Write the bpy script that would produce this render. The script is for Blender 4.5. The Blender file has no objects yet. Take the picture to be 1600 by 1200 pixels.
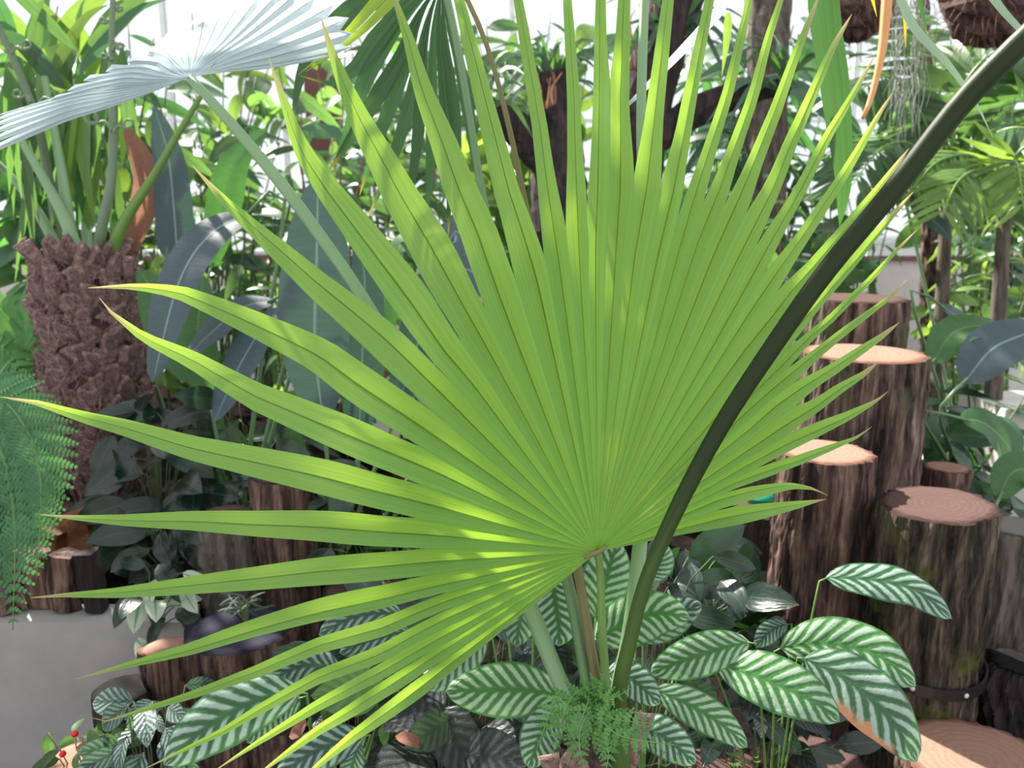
import bpy, math, random
import numpy as np
from mathutils import Vector, Matrix

# ------------------------------------------------------------------ camera, sky, sun, exposure
SC = bpy.context.scene
COL = SC.collection
FPX = 1256.0
CAM_Z = 1.6
PITCH = math.atan(269.0 / FPX)
cam_data = bpy.data.cameras.new('camera')
cam = bpy.data.objects.new('camera', cam_data)
COL.objects.link(cam)
cam.location = (0, 0, CAM_Z)
cam.rotation_euler = (math.pi / 2 - PITCH, 0, 0)
cam_data.sensor_width = 36.0
cam_data.lens = 36.0 * FPX / 1600.0
cam_data.clip_end = 200
cam_data.dof.use_dof = True
cam_data.dof.focus_distance = 1.4
cam_data.dof.aperture_fstop = 4.5
SC.camera = cam

world = bpy.data.worlds.new('sky')
SC.world = world
world.use_nodes = True
bg = world.node_tree.nodes['Background']
bg.inputs['Color'].default_value = (0.93, 0.96, 1.0, 1)
bg.inputs['Strength'].default_value = 1.25

SUN_AZ, SUN_EL = math.radians(38), math.radians(42)
S = np.array([-math.sin(SUN_AZ) * math.cos(SUN_EL), math.cos(SUN_AZ) * math.cos(SUN_EL), math.sin(SUN_EL)])
sun_data = bpy.data.lights.new('sun', 'SUN')
sun_data.energy = 16.0
sun_data.angle = math.radians(0.9)
sun_data.color = (1.0, 0.95, 0.84)
sun = bpy.data.objects.new('sun', sun_data)
sun.rotation_euler = Vector(S).to_track_quat('Z', 'Y').to_euler()
sun.location = (-3, 4, 6)
COL.objects.link(sun)

SC.view_settings.view_transform = 'Standard'
SC.view_settings.look = 'None'
SC.view_settings.gamma = 1.0
SC.view_settings.use_curve_mapping = False
SC.view_settings.exposure = 0.0

# ------------------------------------------------------------------ measuring helpers
_sp, _cp = math.sin(PITCH), math.cos(PITCH)
FW = np.array([0, _cp, -_sp]); UP = np.array([0, _sp, _cp]); RT = np.array([1.0, 0, 0])
CAM = np.array([0, 0, CAM_Z])


def W(x, y, d):
    """world point seen at photo position (x, y) at distance d along the view axis"""
    return CAM + d * (FW + RT * ((x - 800) / FPX) + UP * ((600 - y) / FPX))


def depth_at(y, z):
    return (CAM_Z - z) / (_sp - (600 - y) / FPX * _cp)


def px(n, d):
    return n * d / FPX


def unit(v):
    v = np.asarray(v, float)
    n = np.linalg.norm(v)
    return v / n if n > 1e-9 else v


def smooth_path(pts, n):
    """Catmull-Rom through pts, n samples evenly by length"""
    P = np.asarray(pts, float)
    if len(P) == 2:
        t = np.linspace(0, 1, n)[:, None]
        return P[0] * (1 - t) + P[1] * t
    Q = np.vstack([2 * P[0] - P[1], P, 2 * P[-1] - P[-2]])
    out = []
    for i in range(1, len(Q) - 2):
        p0, p1, p2, p3 = Q[i - 1], Q[i], Q[i + 1], Q[i + 2]
        for t in np.linspace(0, 1, 12, endpoint=False):
            out.append(0.5 * (2 * p1 + (p2 - p0) * t + (2 * p0 - 5 * p1 + 4 * p2 - p3) * t * t + (3 * p1 - p0 - 3 * p2 + p3) * t ** 3))
    out.append(P[-1])
    out = np.array(out)
    s = np.concatenate([[0], np.cumsum(np.linalg.norm(np.diff(out, axis=0), axis=1))])
    q = np.linspace(0, s[-1], n)
    return np.stack([np.interp(q, s, out[:, k]) for k in range(out.shape[1])], 1)


# ------------------------------------------------------------------ object helpers
POS = {}


def thing(name, label, cat, loc, group=None, kind=None):
    o = bpy.data.objects.new(name, None)
    o.empty_display_size = 0.05
    COL.objects.link(o)
    o.location = tuple(float(v) for v in loc)
    POS[o.name] = np.asarray(loc, float)
    o['label'] = label
    if cat: o['category'] = cat
    if group: o['group'] = group
    if kind: o['kind'] = kind
    return o


def sub(name, parent):
    o = bpy.data.objects.new(name, None)
    o.empty_display_size = 0.03
    COL.objects.link(o)
    o.parent = parent
    POS[o.name] = POS[parent.name]
    return o


def mesh_of(name, V, F, uv=None, smooth=True, mat=None):
    me = bpy.data.meshes.new(name)
    me.from_pydata([tuple(v) for v in np.asarray(V, float)], [], [tuple(int(i) for i in f) for f in F])
    if uv is not None:
        uv = np.asarray(uv, float)
        lay = me.uv_layers.new(name='UVMap')
        idx = np.empty(len(me.loops), dtype=np.int32)
        me.loops.foreach_get('vertex_index', idx)
        lay.data.foreach_set('uv', uv[idx].astype(np.float32).ravel())
    if smooth:
        me.polygons.foreach_set('use_smooth', [True] * len(me.polygons))
    if mat: me.materials.append(mat)
    me.update()
    return me


def part(name, V, F, mat, parent=None, uv=None, smooth=True, label=None, kind=None):
    base = POS[parent.name] if parent else np.zeros(3)
    me = mesh_of(name, np.asarray(V, float) - base, F, uv, smooth, mat)
    o = bpy.data.objects.new(name, me)
    COL.objects.link(o)
    if parent: o.parent = parent
    POS[o.name] = base
    if label: o['label'] = label
    if kind: o['kind'] = kind
    return o


def struct(name, V, F, mat, label, uv=None, smooth=False):
    o = part(name, V, F, mat, None, uv, smooth)
    o['kind'] = 'structure'
    o['label'] = label
    return o


def inst(name, me, parent, M):
    o = bpy.data.objects.new(name, me)
    COL.objects.link(o)
    o.parent = parent
    T = Matrix.Translation(Vector(-POS[parent.name]))
    o.matrix_local = T @ M
    POS[o.name] = POS[parent.name]
    return o


def frame_matrix(p, d, n, scale=1.0, wscale=1.0):
    y = unit(d)
    x = unit(np.cross(y, n))
    if np.linalg.norm(x) < 0.5:
        x = unit(np.cross(y, [0.3, 0.8, 0.1]))
    z = np.cross(x, y)
    M = Matrix.Identity(4)
    for i in range(3):
        M[i][0] = x[i] * scale * wscale; M[i][1] = y[i] * scale; M[i][2] = z[i] * scale; M[i][3] = p[i]
    return M


def box(x0, x1, y0, y1, z0, z1):
    V = [(x0, y0, z0), (x1, y0, z0), (x1, y1, z0), (x0, y1, z0), (x0, y0, z1), (x1, y0, z1), (x1, y1, z1), (x0, y1, z1)]
    F = [(0, 3, 2, 1), (4, 5, 6, 7), (0, 1, 5, 4), (1, 2, 6, 5), (2, 3, 7, 6), (3, 0, 4, 7)]
    return V, F


def tube(pts, radii, n=8, flat=1.0):
    P = np.asarray(pts, float)
    m = len(P)
    R = np.full(m, radii) if np.isscalar(radii) else np.interp(np.linspace(0, 1, m), np.linspace(0, 1, len(radii)), radii)
    T = np.gradient(P, axis=0)
    V, F, U = [], [], []
    ref = np.array([0.13, -1.0, 0.21])
    for i in range(m):
        t = unit(T[i])
        a = unit(np.cross(t, ref)); b = np.cross(a, t)
        for k in range(n):
            an = 2 * math.pi * k / n
            V.append(P[i] + R[i] * (a * math.cos(an) + b * flat * math.sin(an)))
            U.append((k / n, i / (m - 1)))
    for i in range(m - 1):
        for k in range(n):
            F.append((i * n + k, i * n + (k + 1) % n, (i + 1) * n + (k + 1) % n, (i + 1) * n + k))
    F.append(tuple(range(n - 1, -1, -1))); F.append(tuple((m - 1) * n + k for k in range(n)))
    return V, F, U


PROF = {
    'oval': lambda t: np.sin(np.pi * np.clip(t, 0, 1) ** 0.85) ** 0.72,
    'cala': lambda t: np.clip(np.sin(np.pi * np.clip(t, 0, 1) ** 0.93), 0, 1) ** 0.58,
    'lance': lambda t: np.clip(np.sin(np.pi * np.clip(t, 0, 1) ** 0.7), 0, 1) ** 0.9,
    'strap': lambda t: np.minimum(1, (t + 0.02) * 7) * np.clip(1 - t ** 3.2, 0, 1) ** 0.8,
    'blade': lambda t: np.minimum(1, 0.45 + t * 3) * np.clip(1 - t ** 1.7, 0, 1),
    'heart': lambda t: np.clip(np.sin(np.pi * np.clip(t, 0, 1) ** 0.62), 0, 1) ** 0.6,
}


def ribbon(path, hw, nrm, fold=0.25, arch=0.0, ncol=6, wave=0.0, seed=0):
    """leaf blade: path Nx3, half widths N, nrm = the way the upper face looks; fold = V, arch = margins bent back"""
    P = np.asarray(path, float); N = len(P)
    hw = np.asarray(hw, float)
    T = np.gradient(P, axis=0)
    nrm = np.asarray(nrm, float)
    V, U = [], []
    us = np.linspace(-1, 1, ncol + 1)
    rs = np.random.RandomState(seed)
    ph = rs.rand(2) * 6.28
    for i in range(N):
        t = unit(T[i]); s = unit(np.cross(t, nrm)); n = np.cross(s, t)
        for u in us:
            off = fold * abs(u) - arch * u * u
            wv = wave * u * u * math.sin(i / N * 19 + ph[int(u > 0)])
            V.append(P[i] + s * (u * hw[i]) + n * (hw[i] * off + wv * hw.max()))
            U.append(((u + 1) / 2, i / (N - 1)))
    F = []
    c = ncol + 1
    for i in range(N - 1):
        for k in range(ncol):
            F.append((i * c + k, i * c + k + 1, (i + 1) * c + k + 1, (i + 1) * c + k))
    return V, F, U


def leaf(name, ctrl, wpx, mat, parent, prof='oval', nrm=(0, -0.8, 0.6), fold=0.2, arch=0.15, n=16, ncol=6, wave=0.03, label=None):
    """ctrl: (photo x, photo y, distance) points along the midrib"""
    C = [W(*c) for c in ctrl]
    path = smooth_path(C, n)
    d = np.mean([c[2] for c in ctrl])
    hw = px(wpx, d) / 2 * PROF[prof](np.linspace(0, 1, n))
    hw = np.maximum(hw, 0.0006)
    V, F, U = ribbon(path, hw, nrm, fold, arch, ncol, wave, seed=int(abs(ctrl[0][0] * 7 + ctrl[0][1])) % 9999)
    return part(name, V, F, mat, parent, U, label=label)


def stalk(name, ctrl, rpx, mat, parent, n=14, seg=8, label=None, flat=1.0):
    C = smooth_path([W(*c) for c in ctrl], n)
    ds = smooth_path([(c[2], 0, 0) for c in ctrl], n)[:, 0]
    rr = np.interp(np.linspace(0, 1, n), np.linspace(0, 1, len(rpx)), rpx) * ds / FPX
    V, F, U = tube(C, list(rr), seg, flat)
    return part(name, V, F, mat, parent, U, label=label)


# ------------------------------------------------------------------ materials
def newmat(name):
    m = bpy.data.materials.new(name)
    m.use_nodes = True
    nt = m.node_tree
    for nd in list(nt.nodes): nt.nodes.remove(nd)
    out = nt.nodes.new('ShaderNodeOutputMaterial')
    return m, nt, out


class NB:
    def __init__(s, nt): s.nt = nt
    def n(s, typ, **kw):
        nd = s.nt.nodes.new(typ)
        for k, v in kw.items(): setattr(nd, k, v)
        return nd
    def l(s, a, b): s.nt.links.new(a, b)
    def math(s, op, a, b=None, c=None):
        nd = s.n('ShaderNodeMath', operation=op)
        for i, v in enumerate((a, b, c)):
            if v is None: continue
            if isinstance(v, (int, float)): nd.inputs[i].default_value = v
            else: s.l(v, nd.inputs[i])
        return nd.outputs[0]
    def mix(s, f, a, b):
        nd = s.n('ShaderNodeMix', data_type='RGBA')
        for k, v in ((0, f), (6, a), (7, b)):
            if isinstance(v, (int, float)): nd.inputs[k].default_value = v
            elif isinstance(v, (tuple, list)): nd.inputs[k].default_value = (*v[:3], 1)
            else: s.l(v, nd.inputs[k])
        return nd.outputs[2]
    def smooth(s, v, a, b):
        nd = s.n('ShaderNodeMapRange', interpolation_type='SMOOTHSTEP')
        s.l(v, nd.inputs[0]); nd.inputs[1].default_value = a; nd.inputs[2].default_value = b
        return nd.outputs[0]
    def noise(s, vec, scale, detail=3, rough=0.55):
        nd = s.n('ShaderNodeTexNoise'); nd.inputs['Scale'].default_value = scale
        nd.inputs['Detail'].default_value = detail; nd.inputs['Roughness'].default_value = rough
        if vec is not None: s.l(vec, nd.inputs['Vector'])
        return nd.outputs[0]
    def scaled(s, vec, sc):
        nd = s.n('ShaderNodeVectorMath', operation='MULTIPLY'); s.l(vec, nd.inputs[0]); nd.inputs[1].default_value = sc
        return nd.outputs[0]


def mul(c, k): return tuple(min(1, v * k) for v in c)


def leafmat(name, refl, trans, tmix=0.45, rough=0.42, spec=0.35, streak=40, sv=1.5, var=0.25, rib=None, ribw=0.05, tip=None, veins=0, veinc=None, bump=0.15):
    m, nt, out = newmat(name); b = NB(nt)
    tc = b.n('ShaderNodeTexCoord'); oi = b.n('ShaderNodeObjectInfo')
    uv = tc.outputs['UV']
    sep = b.n('ShaderNodeSeparateXYZ'); b.l(uv, sep.inputs[0])
    u, v = sep.outputs[0], sep.outputs[1]
    off = b.n('ShaderNodeVectorMath', operation='ADD'); b.l(b.scaled(uv, (streak, sv, 1)), off.inputs[0])
    rv = b.n('ShaderNodeCombineXYZ'); b.l(b.math('MULTIPLY', oi.outputs['Random'], 57.0), rv.inputs[1]); b.l(rv.outputs[0], off.inputs[1])
    ns = b.noise(off.outputs[0], 1.0, 2)
    rnd = b.math('MULTIPLY_ADD', oi.outputs['Random'], var * 2, 1 - var)
    val = b.math('MULTIPLY', rnd, b.math('MULTIPLY_ADD', ns, 0.5, 0.75))
    def tinted(c):
        nd = b.n('ShaderNodeMix', data_type='RGBA', blend_type='MULTIPLY'); nd.inputs[0].default_value = 1
        nd.inputs[6].default_value = (*c, 1)
        cc = b.n('ShaderNodeCombineColor'); [b.l(val, cc.inputs[i]) for i in range(3)]
        b.l(cc.outputs[0], nd.inputs[7])
        return nd.outputs[2]
    rc, tcx = tinted(refl), tinted(trans)
    a = b.math('ABSOLUTE', b.math('MULTIPLY_ADD', u, 2, -1))
    if veins:
        s = b.math('SUBTRACT', b.math('MULTIPLY', v, veins), b.math('MULTIPLY', a, 1.0))
        f = b.smooth(b.math('PINGPONG', s, 0.5), 0.42, 0.5)
        f = b.math('MULTIPLY', f, 0.6)
        rc = b.mix(f, rc, veinc or mul(refl, 1.8)); tcx = b.mix(f, tcx, mul(trans, 0.6))
    if rib:
        f = b.math('SUBTRACT', 1.0, b.smooth(a, ribw * 0.5, ribw * 1.5))
        rc = b.mix(f, rc, rib); tcx = b.mix(f, tcx, mul(trans, 0.5))
    if tip:
        f = b.smooth(v, 0.9, 0.985)
        rc = b.mix(f, rc, tip); tcx = b.mix(f, tcx, tip)
    pr = b.n('ShaderNodeBsdfPrincipled'); b.l(rc, pr.inputs['Base Color'])
    pr.inputs['Roughness'].default_value = rough; pr.inputs['Specular IOR Level'].default_value = spec
    if bump:
        bp = b.n('ShaderNodeBump'); bp.inputs['Strength'].default_value = bump; bp.inputs['Distance'].default_value = 0.003
        b.l(ns, bp.inputs['Height']); b.l(bp.outputs[0], pr.inputs['Normal'])
    tr = b.n('ShaderNodeBsdfTranslucent'); b.l(tcx, tr.inputs['Color'])
    mx = b.n('ShaderNodeMixShader'); mx.inputs[0].default_value = tmix
    b.l(pr.outputs[0], mx.inputs[1]); b.l(tr.outputs[0], mx.inputs[2]); b.l(mx.outputs[0], out.inputs[0])
    return m


def calamat(name, pale, dark, mid, N=9.0, burnt=False):
    m, nt, out = newmat(name); b = NB(nt)
    tc = b.n('ShaderNodeTexCoord'); oi = b.n('ShaderNodeObjectInfo')
    uv = tc.outputs['UV']
    sep = b.n('ShaderNodeSeparateXYZ'); b.l(uv, sep.inputs[0])
    u, v = sep.outputs[0], sep.outputs[1]
    a = b.math('ABSOLUTE', b.math('MULTIPLY_ADD', u, 2, -1))
    ns = b.noise(b.scaled(uv, (7, 16, 1)), 1.0, 3)
    side = b.math('MULTIPLY', b.math('GREATER_THAN', u, 0.5), 0.45)
    s = b.math('SUBTRACT', b.math('MULTIPLY', v, N), b.math('MULTIPLY', b.math('POWER', a, 0.85), 2.0))
    s = b.math('ADD', b.math('ADD', s, side), b.math('MULTIPLY', ns, 0.35))
    pp = b.math('PINGPONG', s, 0.5)
    inner = b.math('MULTIPLY_ADD', a, -0.13, 0.335)
    st = b.smooth(b.math('SUBTRACT', pp, inner), -0.13, 0.10)
    msk = b.math('MULTIPLY', b.smooth(a, 0.03, 0.2), b.math('SUBTRACT', 1.0, b.smooth(a, 0.84, 0.97)))
    st = b.math('MULTIPLY', b.math('MULTIPLY', st, msk), b.math('MULTIPLY_ADD', ns, 0.6, 0.62))
    fine = b.smooth(b.math('PINGPONG', b.math('MULTIPLY', s, 5.0), 0.5), 0.2, 0.5)
    base = b.mix(b.math('MULTIPLY', fine, 0.5), dark, mid)
    c = b.mix(st, base, pale)
    if burnt:
        n2 = b.noise(b.scaled(uv, (5, 9, 1)), 1.0, 4)
        f = b.math('MULTIPLY', b.smooth(b.math('ADD', u, b.math('MULTIPLY_ADD', n2, 0.5, -0.25)), 0.80, 0.93), b.math('MULTIPLY', b.smooth(v, 0.28, 0.42), b.math('SUBTRACT', 1.0, b.smooth(v, 0.8, 0.92))))
        c = b.mix(f, c, (0.62, 0.27, 0.14))
    pr = b.n('ShaderNodeBsdfPrincipled'); b.l(c, pr.inputs['Base Color'])
    pr.inputs['Roughness'].default_value = 0.4; pr.inputs['Specular IOR Level'].default_value = 0.4
    bp = b.n('ShaderNodeBump'); bp.inputs['Strength'].default_value = 0.5; bp.inputs['Distance'].default_value = 0.004
    b.l(b.math('ADD', pp, ns), bp.inputs['Height']); b.l(bp.outputs[0], pr.inputs['Normal'])
    tr = b.n('ShaderNodeBsdfTranslucent'); b.l(b.mix(0.5, c, (0.15, 0.4, 0.05)), tr.inputs['Color'])
    mx = b.n('ShaderNodeMixShader'); mx.inputs[0].default_value = 0.22
    b.l(pr.outputs[0], mx.inputs[1]); b.l(tr.outputs[0], mx.inputs[2]); b.l(mx.outputs[0], out.inputs[0])
    return m


def roughmat(name, cols, scale=(14, 14, 3), rough=0.9, bump=0.6, dist=0.01, fine=60, spots=None, spotscale=6, coords='Object', spec=0.2):
    """cols: list of (pos, colour) for a ramp over stretched noise"""
    m, nt, out = newmat(name); b = NB(nt)
    tc = b.n('ShaderNodeTexCoord')
    co = tc.outputs[coords]
    n1 = b.noise(b.scaled(co, scale), 1.0, 6, 0.65)
    n2 = b.noise(b.scaled(co, tuple(v * fine / 14 for v in scale)), 1.0, 3)
    f = b.math('ADD', b.math('MULTIPLY', n1, 0.75), b.math('MULTIPLY', n2, 0.25))
    rp = b.n('ShaderNodeValToRGB'); e = rp.color_ramp.elements
    while len(e) < len(cols): e.new(0.5)
    for i, (p, c) in enumerate(cols): e[i].position = p; e[i].color = (*c, 1)
    b.l(f, rp.inputs[0]); c = rp.outputs[0]
    if spots:
        n3 = b.noise(co, spotscale, 4)
        c = b.mix(b.smooth(n3, 0.55, 0.68), c, spots)
    pr = b.n('ShaderNodeBsdfPrincipled'); b.l(c, pr.inputs['Base Color'])
    pr.inputs['Roughness'].default_value = rough; pr.inputs['Specular IOR Level'].default_value = spec
    bp = b.n('ShaderNodeBump'); bp.inputs['Strength'].default_value = bump; bp.inputs['Distance'].default_value = dist
    b.l(f, bp.inputs['Height']); b.l(bp.outputs[0], pr.inputs['Normal'])
    b.l(pr.outputs[0], out.inputs[0])
    return m


def cutmat(name, light, dark, rough=0.85):
    m, nt, out = newmat(name); b = NB(nt)
    tc = b.n('ShaderNodeTexCoord'); uv = tc.outputs['UV']
    sep = b.n('ShaderNodeSeparateXYZ'); b.l(uv, sep.inputs[0])
    n1 = b.noise(b.scaled(uv, (4, 4, 1)), 1.0, 4)
    r = b.math('ADD', b.math('SQRT', b.math('ADD', b.math('POWER', sep.outputs[0], 2), b.math('POWER', sep.outputs[1], 2))), b.math('MULTIPLY', n1, 0.25))
    ring = b.smooth(b.math('PINGPONG', b.math('MULTIPLY', r, 9.0), 0.5), 0.0, 0.5)
    n2 = b.noise(b.scaled(uv, (3, 30, 1)), 1.0, 3)
    c = b.mix(b.math('ADD', b.math('MULTIPLY', ring, 0.25), b.math('ADD', b.math('MULTIPLY', n2, 0.35), b.math('MULTIPLY', n1, 0.35))), dark, light)
    c = b.mix(b.smooth(r, 0.93, 1.08), c, mul(dark, 0.55))
    pr = b.n('ShaderNodeBsdfPrincipled'); b.l(c, pr.inputs['Base Color']); pr.inputs['Roughness'].default_value = rough; pr.inputs['Specular IOR Level'].default_value = 0.08
    bp = b.n('ShaderNodeBump'); bp.inputs['Strength'].default_value = 0.4; bp.inputs['Distance'].default_value = 0.003
    b.l(b.math('ADD', b.math('MULTIPLY', ring, 0.3), n2), bp.inputs['Height']); b.l(bp.outputs[0], pr.inputs['Normal'])
    b.l(pr.outputs[0], out.inputs[0])
    return m


def plainmat(name, c, rough=0.5, var=0.15, scale=8, spec=0.4, metal=0.0):
    m, nt, out = newmat(name); b = NB(nt)
    tc = b.n('ShaderNodeTexCoord')
    n1 = b.noise(tc.outputs['Object'], scale, 4)
    cc = b.mix(n1, mul(c, 1 - var), mul(c, 1 + var))
    pr = b.n('ShaderNodeBsdfPrincipled'); b.l(cc, pr.inputs['Base Color']); pr.inputs['Roughness'].default_value = rough
    pr.inputs['Specular IOR Level'].default_value = spec; pr.inputs['Metallic'].default_value = metal
    b.l(pr.outputs[0], out.inputs[0])
    return m


def glassmat(name):
    m, nt, out = newmat(name); b = NB(nt)
    tr = b.n('ShaderNodeBsdfTransparent'); tr.inputs[0].default_value = (0.96, 0.98, 0.98, 1)
    gl = b.n('ShaderNodeBsdfGlossy'); gl.inputs['Roughness'].default_value = 0.05
    fr = b.n('ShaderNodeFresnel'); fr.inputs[0].default_value = 1.3
    mx = b.n('ShaderNodeMixShader'); b.l(fr.outputs[0], mx.inputs[0]); b.l(tr.outputs[0], mx.inputs[1]); b.l(gl.outputs[0], mx.inputs[2])
    b.l(mx.outputs[0], out.inputs[0])
    return m


M = {}
M['fan'] = leafmat('fan_leaf', (0.17, 0.38, 0.085), (0.54, 0.82, 0.065), 0.5, 0.42, 0.6, streak=26, sv=0.5, var=0.05, tip=(0.5, 0.42, 0.2), rib=(0.07, 0.22, 0.03), ribw=0.045)  # dark rib line paints extra fold shade into the pleats
M['fan_silver_glare'] = leafmat('fan_leaf_silver_glare', (0.48, 0.57, 0.62), (0.62, 0.74, 0.78), 0.5, 0.3, 0.7, streak=18, sv=0.6, var=0.12, rib=(0.2, 0.27, 0.31), ribw=0.09)  # pale tone has sky glare painted in; dark ribs paint fold shade
M['grey_blade'] = leafmat('grey_blade', (0.20, 0.27, 0.23), (0.2, 0.32, 0.15), 0.3, 0.35, 0.5, streak=12, sv=0.6, var=0.12)
M['fan_dark'] = leafmat('fan_leaf_dark', (0.045, 0.12, 0.05), (0.10, 0.26, 0.04), 0.35, 0.4, 0.45, streak=18, sv=0.5, var=0.2, tip=(0.5, 0.4, 0.08))
M['fan_yellow'] = leafmat('fan_leaf_young', (0.20, 0.36, 0.06), (0.55, 0.68, 0.05), 0.5, 0.4, 0.4, streak=18, sv=0.5, var=0.05, tip=(0.5, 0.3, 0.1))
M['stripe'] = leafmat('striped_blade', (0.045, 0.12, 0.04), (0.08, 0.22, 0.03), 0.4, 0.4, 0.4, streak=14, sv=0.2, var=0.1, rib=(0.12, 0.24, 0.09), ribw=0.03)
M['petiole'] = plainmat('petiole_green', (0.14, 0.25, 0.06), 0.4, 0.2, 5)
M['petiole_dark'] = plainmat('petiole_dark', (0.022, 0.040, 0.013), 0.5, 0.25, 5, 0.35)
def gradmat(name, c0, c1, lo, hi):
    m, nt, out = newmat(name); b = NB(nt)
    tc = b.n('ShaderNodeTexCoord'); sep = b.n('ShaderNodeSeparateXYZ'); b.l(tc.outputs['UV'], sep.inputs[0])
    ns = b.noise(b.scaled(tc.outputs['UV'], (14, 8, 1)), 1.0, 3)
    c = b.mix(b.smooth(b.math('ADD', sep.outputs[1], b.math('MULTIPLY_ADD', ns, 0.1, -0.05)), lo, hi), c0, c1)
    c = b.mix(b.math('MULTIPLY', ns, 0.5), c, (0.01, 0.014, 0.006))
    pr = b.n('ShaderNodeBsdfPrincipled'); b.l(c, pr.inputs['Base Color']); pr.inputs['Roughness'].default_value = 0.5; pr.inputs['Specular IOR Level'].default_value = 0.2
    b.l(pr.outputs[0], out.inputs[0])
    return m


M['petiole_dark'] = gradmat('petiole_dark', (0.075, 0.14, 0.03), (0.018, 0.033, 0.010), 0.15, 0.45)
M['petiole_pale'] = plainmat('petiole_pale', (0.20, 0.33, 0.17), 0.4, 0.15, 5)
M['petiole_brown'] = plainmat('petiole_brown', (0.17, 0.15, 0.065), 0.5, 0.3, 9)
M['petiole_teal'] = plainmat('petiole_teal', (0.13, 0.23, 0.11), 0.4, 0.15, 5)
PALE, DARK, MID = (0.40, 0.53, 0.46), (0.03, 0.11, 0.045), (0.07, 0.20, 0.075)
M['cala'] = calamat('calathea_leaf', PALE, DARK, MID)
M['cala_green'] = calamat('calathea_leaf_bright', (0.44, 0.58, 0.44), (0.045, 0.17, 0.04), (0.11, 0.30, 0.08), 10)
M['cala_grey'] = calamat('calathea_leaf_grey', (0.30, 0.40, 0.39), (0.03, 0.07, 0.05), (0.05, 0.11, 0.08), 8)
M['cala_burnt'] = calamat('calathea_leaf_burnt', (0.40, 0.52, 0.44), (0.035, 0.11, 0.05), (0.09, 0.22, 0.08), 8, True)
M['dark_round'] = calamat('dark_round_leaf', (0.05, 0.06, 0.065), (0.014, 0.018, 0.02), (0.026, 0.033, 0.035), 7)
M['silver_vein'] = calamat('silver_vein_leaf', (0.20, 0.27, 0.26), (0.03, 0.065, 0.052), (0.08, 0.13, 0.115), 6)
M['glossy'] = leafmat('glossy_undergrowth', (0.012, 0.028, 0.02), (0.04, 0.14, 0.02), 0.15, 0.26, 0.6, streak=8, sv=3, var=0.35, rib=(0.04, 0.07, 0.05), veins=7, veinc=(0.028, 0.05, 0.04), bump=0.5)
M['strel'] = leafmat('strelitzia_leaf', (0.055, 0.085, 0.105), (0.06, 0.22, 0.05), 0.1, 0.45, 0.5, streak=3, sv=60, var=0.15, rib=(0.22, 0.30, 0.30), ribw=0.04, bump=0.3)
M['strel_green'] = leafmat('strelitzia_green', (0.06, 0.16, 0.055), (0.11, 0.32, 0.045), 0.35, 0.4, 0.5, streak=3, sv=50, var=0.2, rib=(0.2, 0.35, 0.14), ribw=0.04, bump=0.3)
M['dead'] = leafmat('dead_leaf', (0.30, 0.14, 0.11), (0.42, 0.2, 0.14), 0.3, 0.8, 0.1, streak=5, sv=30, var=0.15)
M['yellow'] = leafmat('yellow_leaf', (0.6, 0.45, 0.05), (0.8, 0.6, 0.04), 0.45, 0.5, 0.3)
M['orange'] = plainmat('orange_stalk', (0.62, 0.30, 0.12), 0.5, 0.3, 6)
M['bgleaf'] = leafmat('shrub_leaf', (0.055, 0.12, 0.05), (0.20, 0.40, 0.07), 0.4, 0.38, 0.5, streak=4, sv=6, var=0.4, rib=(0.10, 0.2, 0.07))
M['bgleaf_b'] = leafmat('shrub_leaf_blue', (0.05, 0.11, 0.075), (0.12, 0.34, 0.06), 0.35, 0.36, 0.55, streak=4, sv=6, var=0.4, rib=(0.10, 0.2, 0.1))
M['bgleaf_y'] = leafmat('shrub_leaf_lime', (0.12, 0.22, 0.06), (0.40, 0.62, 0.08), 0.45, 0.4, 0.4, streak=4, sv=6, var=0.3)
M['pinna'] = leafmat('fern_leaf', (0.085, 0.21, 0.10), (0.14, 0.38, 0.08), 0.3, 0.5, 0.3, streak=6, sv=3, var=0.2)
M['pinna_b'] = leafmat('fern_leaf_small', (0.10, 0.26, 0.075), (0.18, 0.42, 0.06), 0.3, 0.5, 0.3, streak=6, sv=3, var=0.2)
M['white_leaf'] = leafmat('variegated_leaf', (0.50, 0.58, 0.46), (0.4, 0.5, 0.3), 0.25, 0.5, 0.3, streak=5, sv=5, var=0.2, rib=(0.2, 0.36, 0.2), ribw=0.12)
M['stem'] = plainmat('thin_stem', (0.10, 0.13, 0.06), 0.6)
M['stem_red'] = plainmat('reddish_stem', (0.22, 0.12, 0.09), 0.6)
M['stem_fuzzy'] = plainmat('fern_stem', (0.16, 0.22, 0.14), 0.6)
M['bark_brown'] = roughmat('bark_brown', [(0.4, (0.014, 0.0098, 0.0098)), (0.49, (0.077, 0.0504, 0.0434)), (0.58, (0.182, 0.126, 0.1064)), (0.68, (0.35, 0.266, 0.224))], (26, 26, 2.6), spots=(0.075, 0.085, 0.045), spotscale=5)
M['bark_red'] = roughmat('bark_red', [(0.4, (0.0168, 0.0112, 0.0112)), (0.49, (0.084, 0.0504, 0.0434)), (0.58, (0.196, 0.119, 0.098)), (0.68, (0.364, 0.245, 0.203))], (24, 24, 2.2))
M['bark_moss'] = roughmat('bark_moss', [(0.4, (0.01, 0.0088, 0.0075)), (0.49, (0.05, 0.0375, 0.0287)), (0.58, (0.125, 0.0975, 0.075)), (0.68, (0.25, 0.1938, 0.15))], (26, 26, 3), spots=(0.075, 0.085, 0.02), spotscale=8)
M['bark_grey'] = roughmat('bark_grey', [(0.33, (0.03, 0.025, 0.023)), (0.47, (0.10, 0.082, 0.07)), (0.58, (0.17, 0.14, 0.12)), (0.7, (0.25, 0.21, 0.18))], (26, 26, 2.5))
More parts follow.
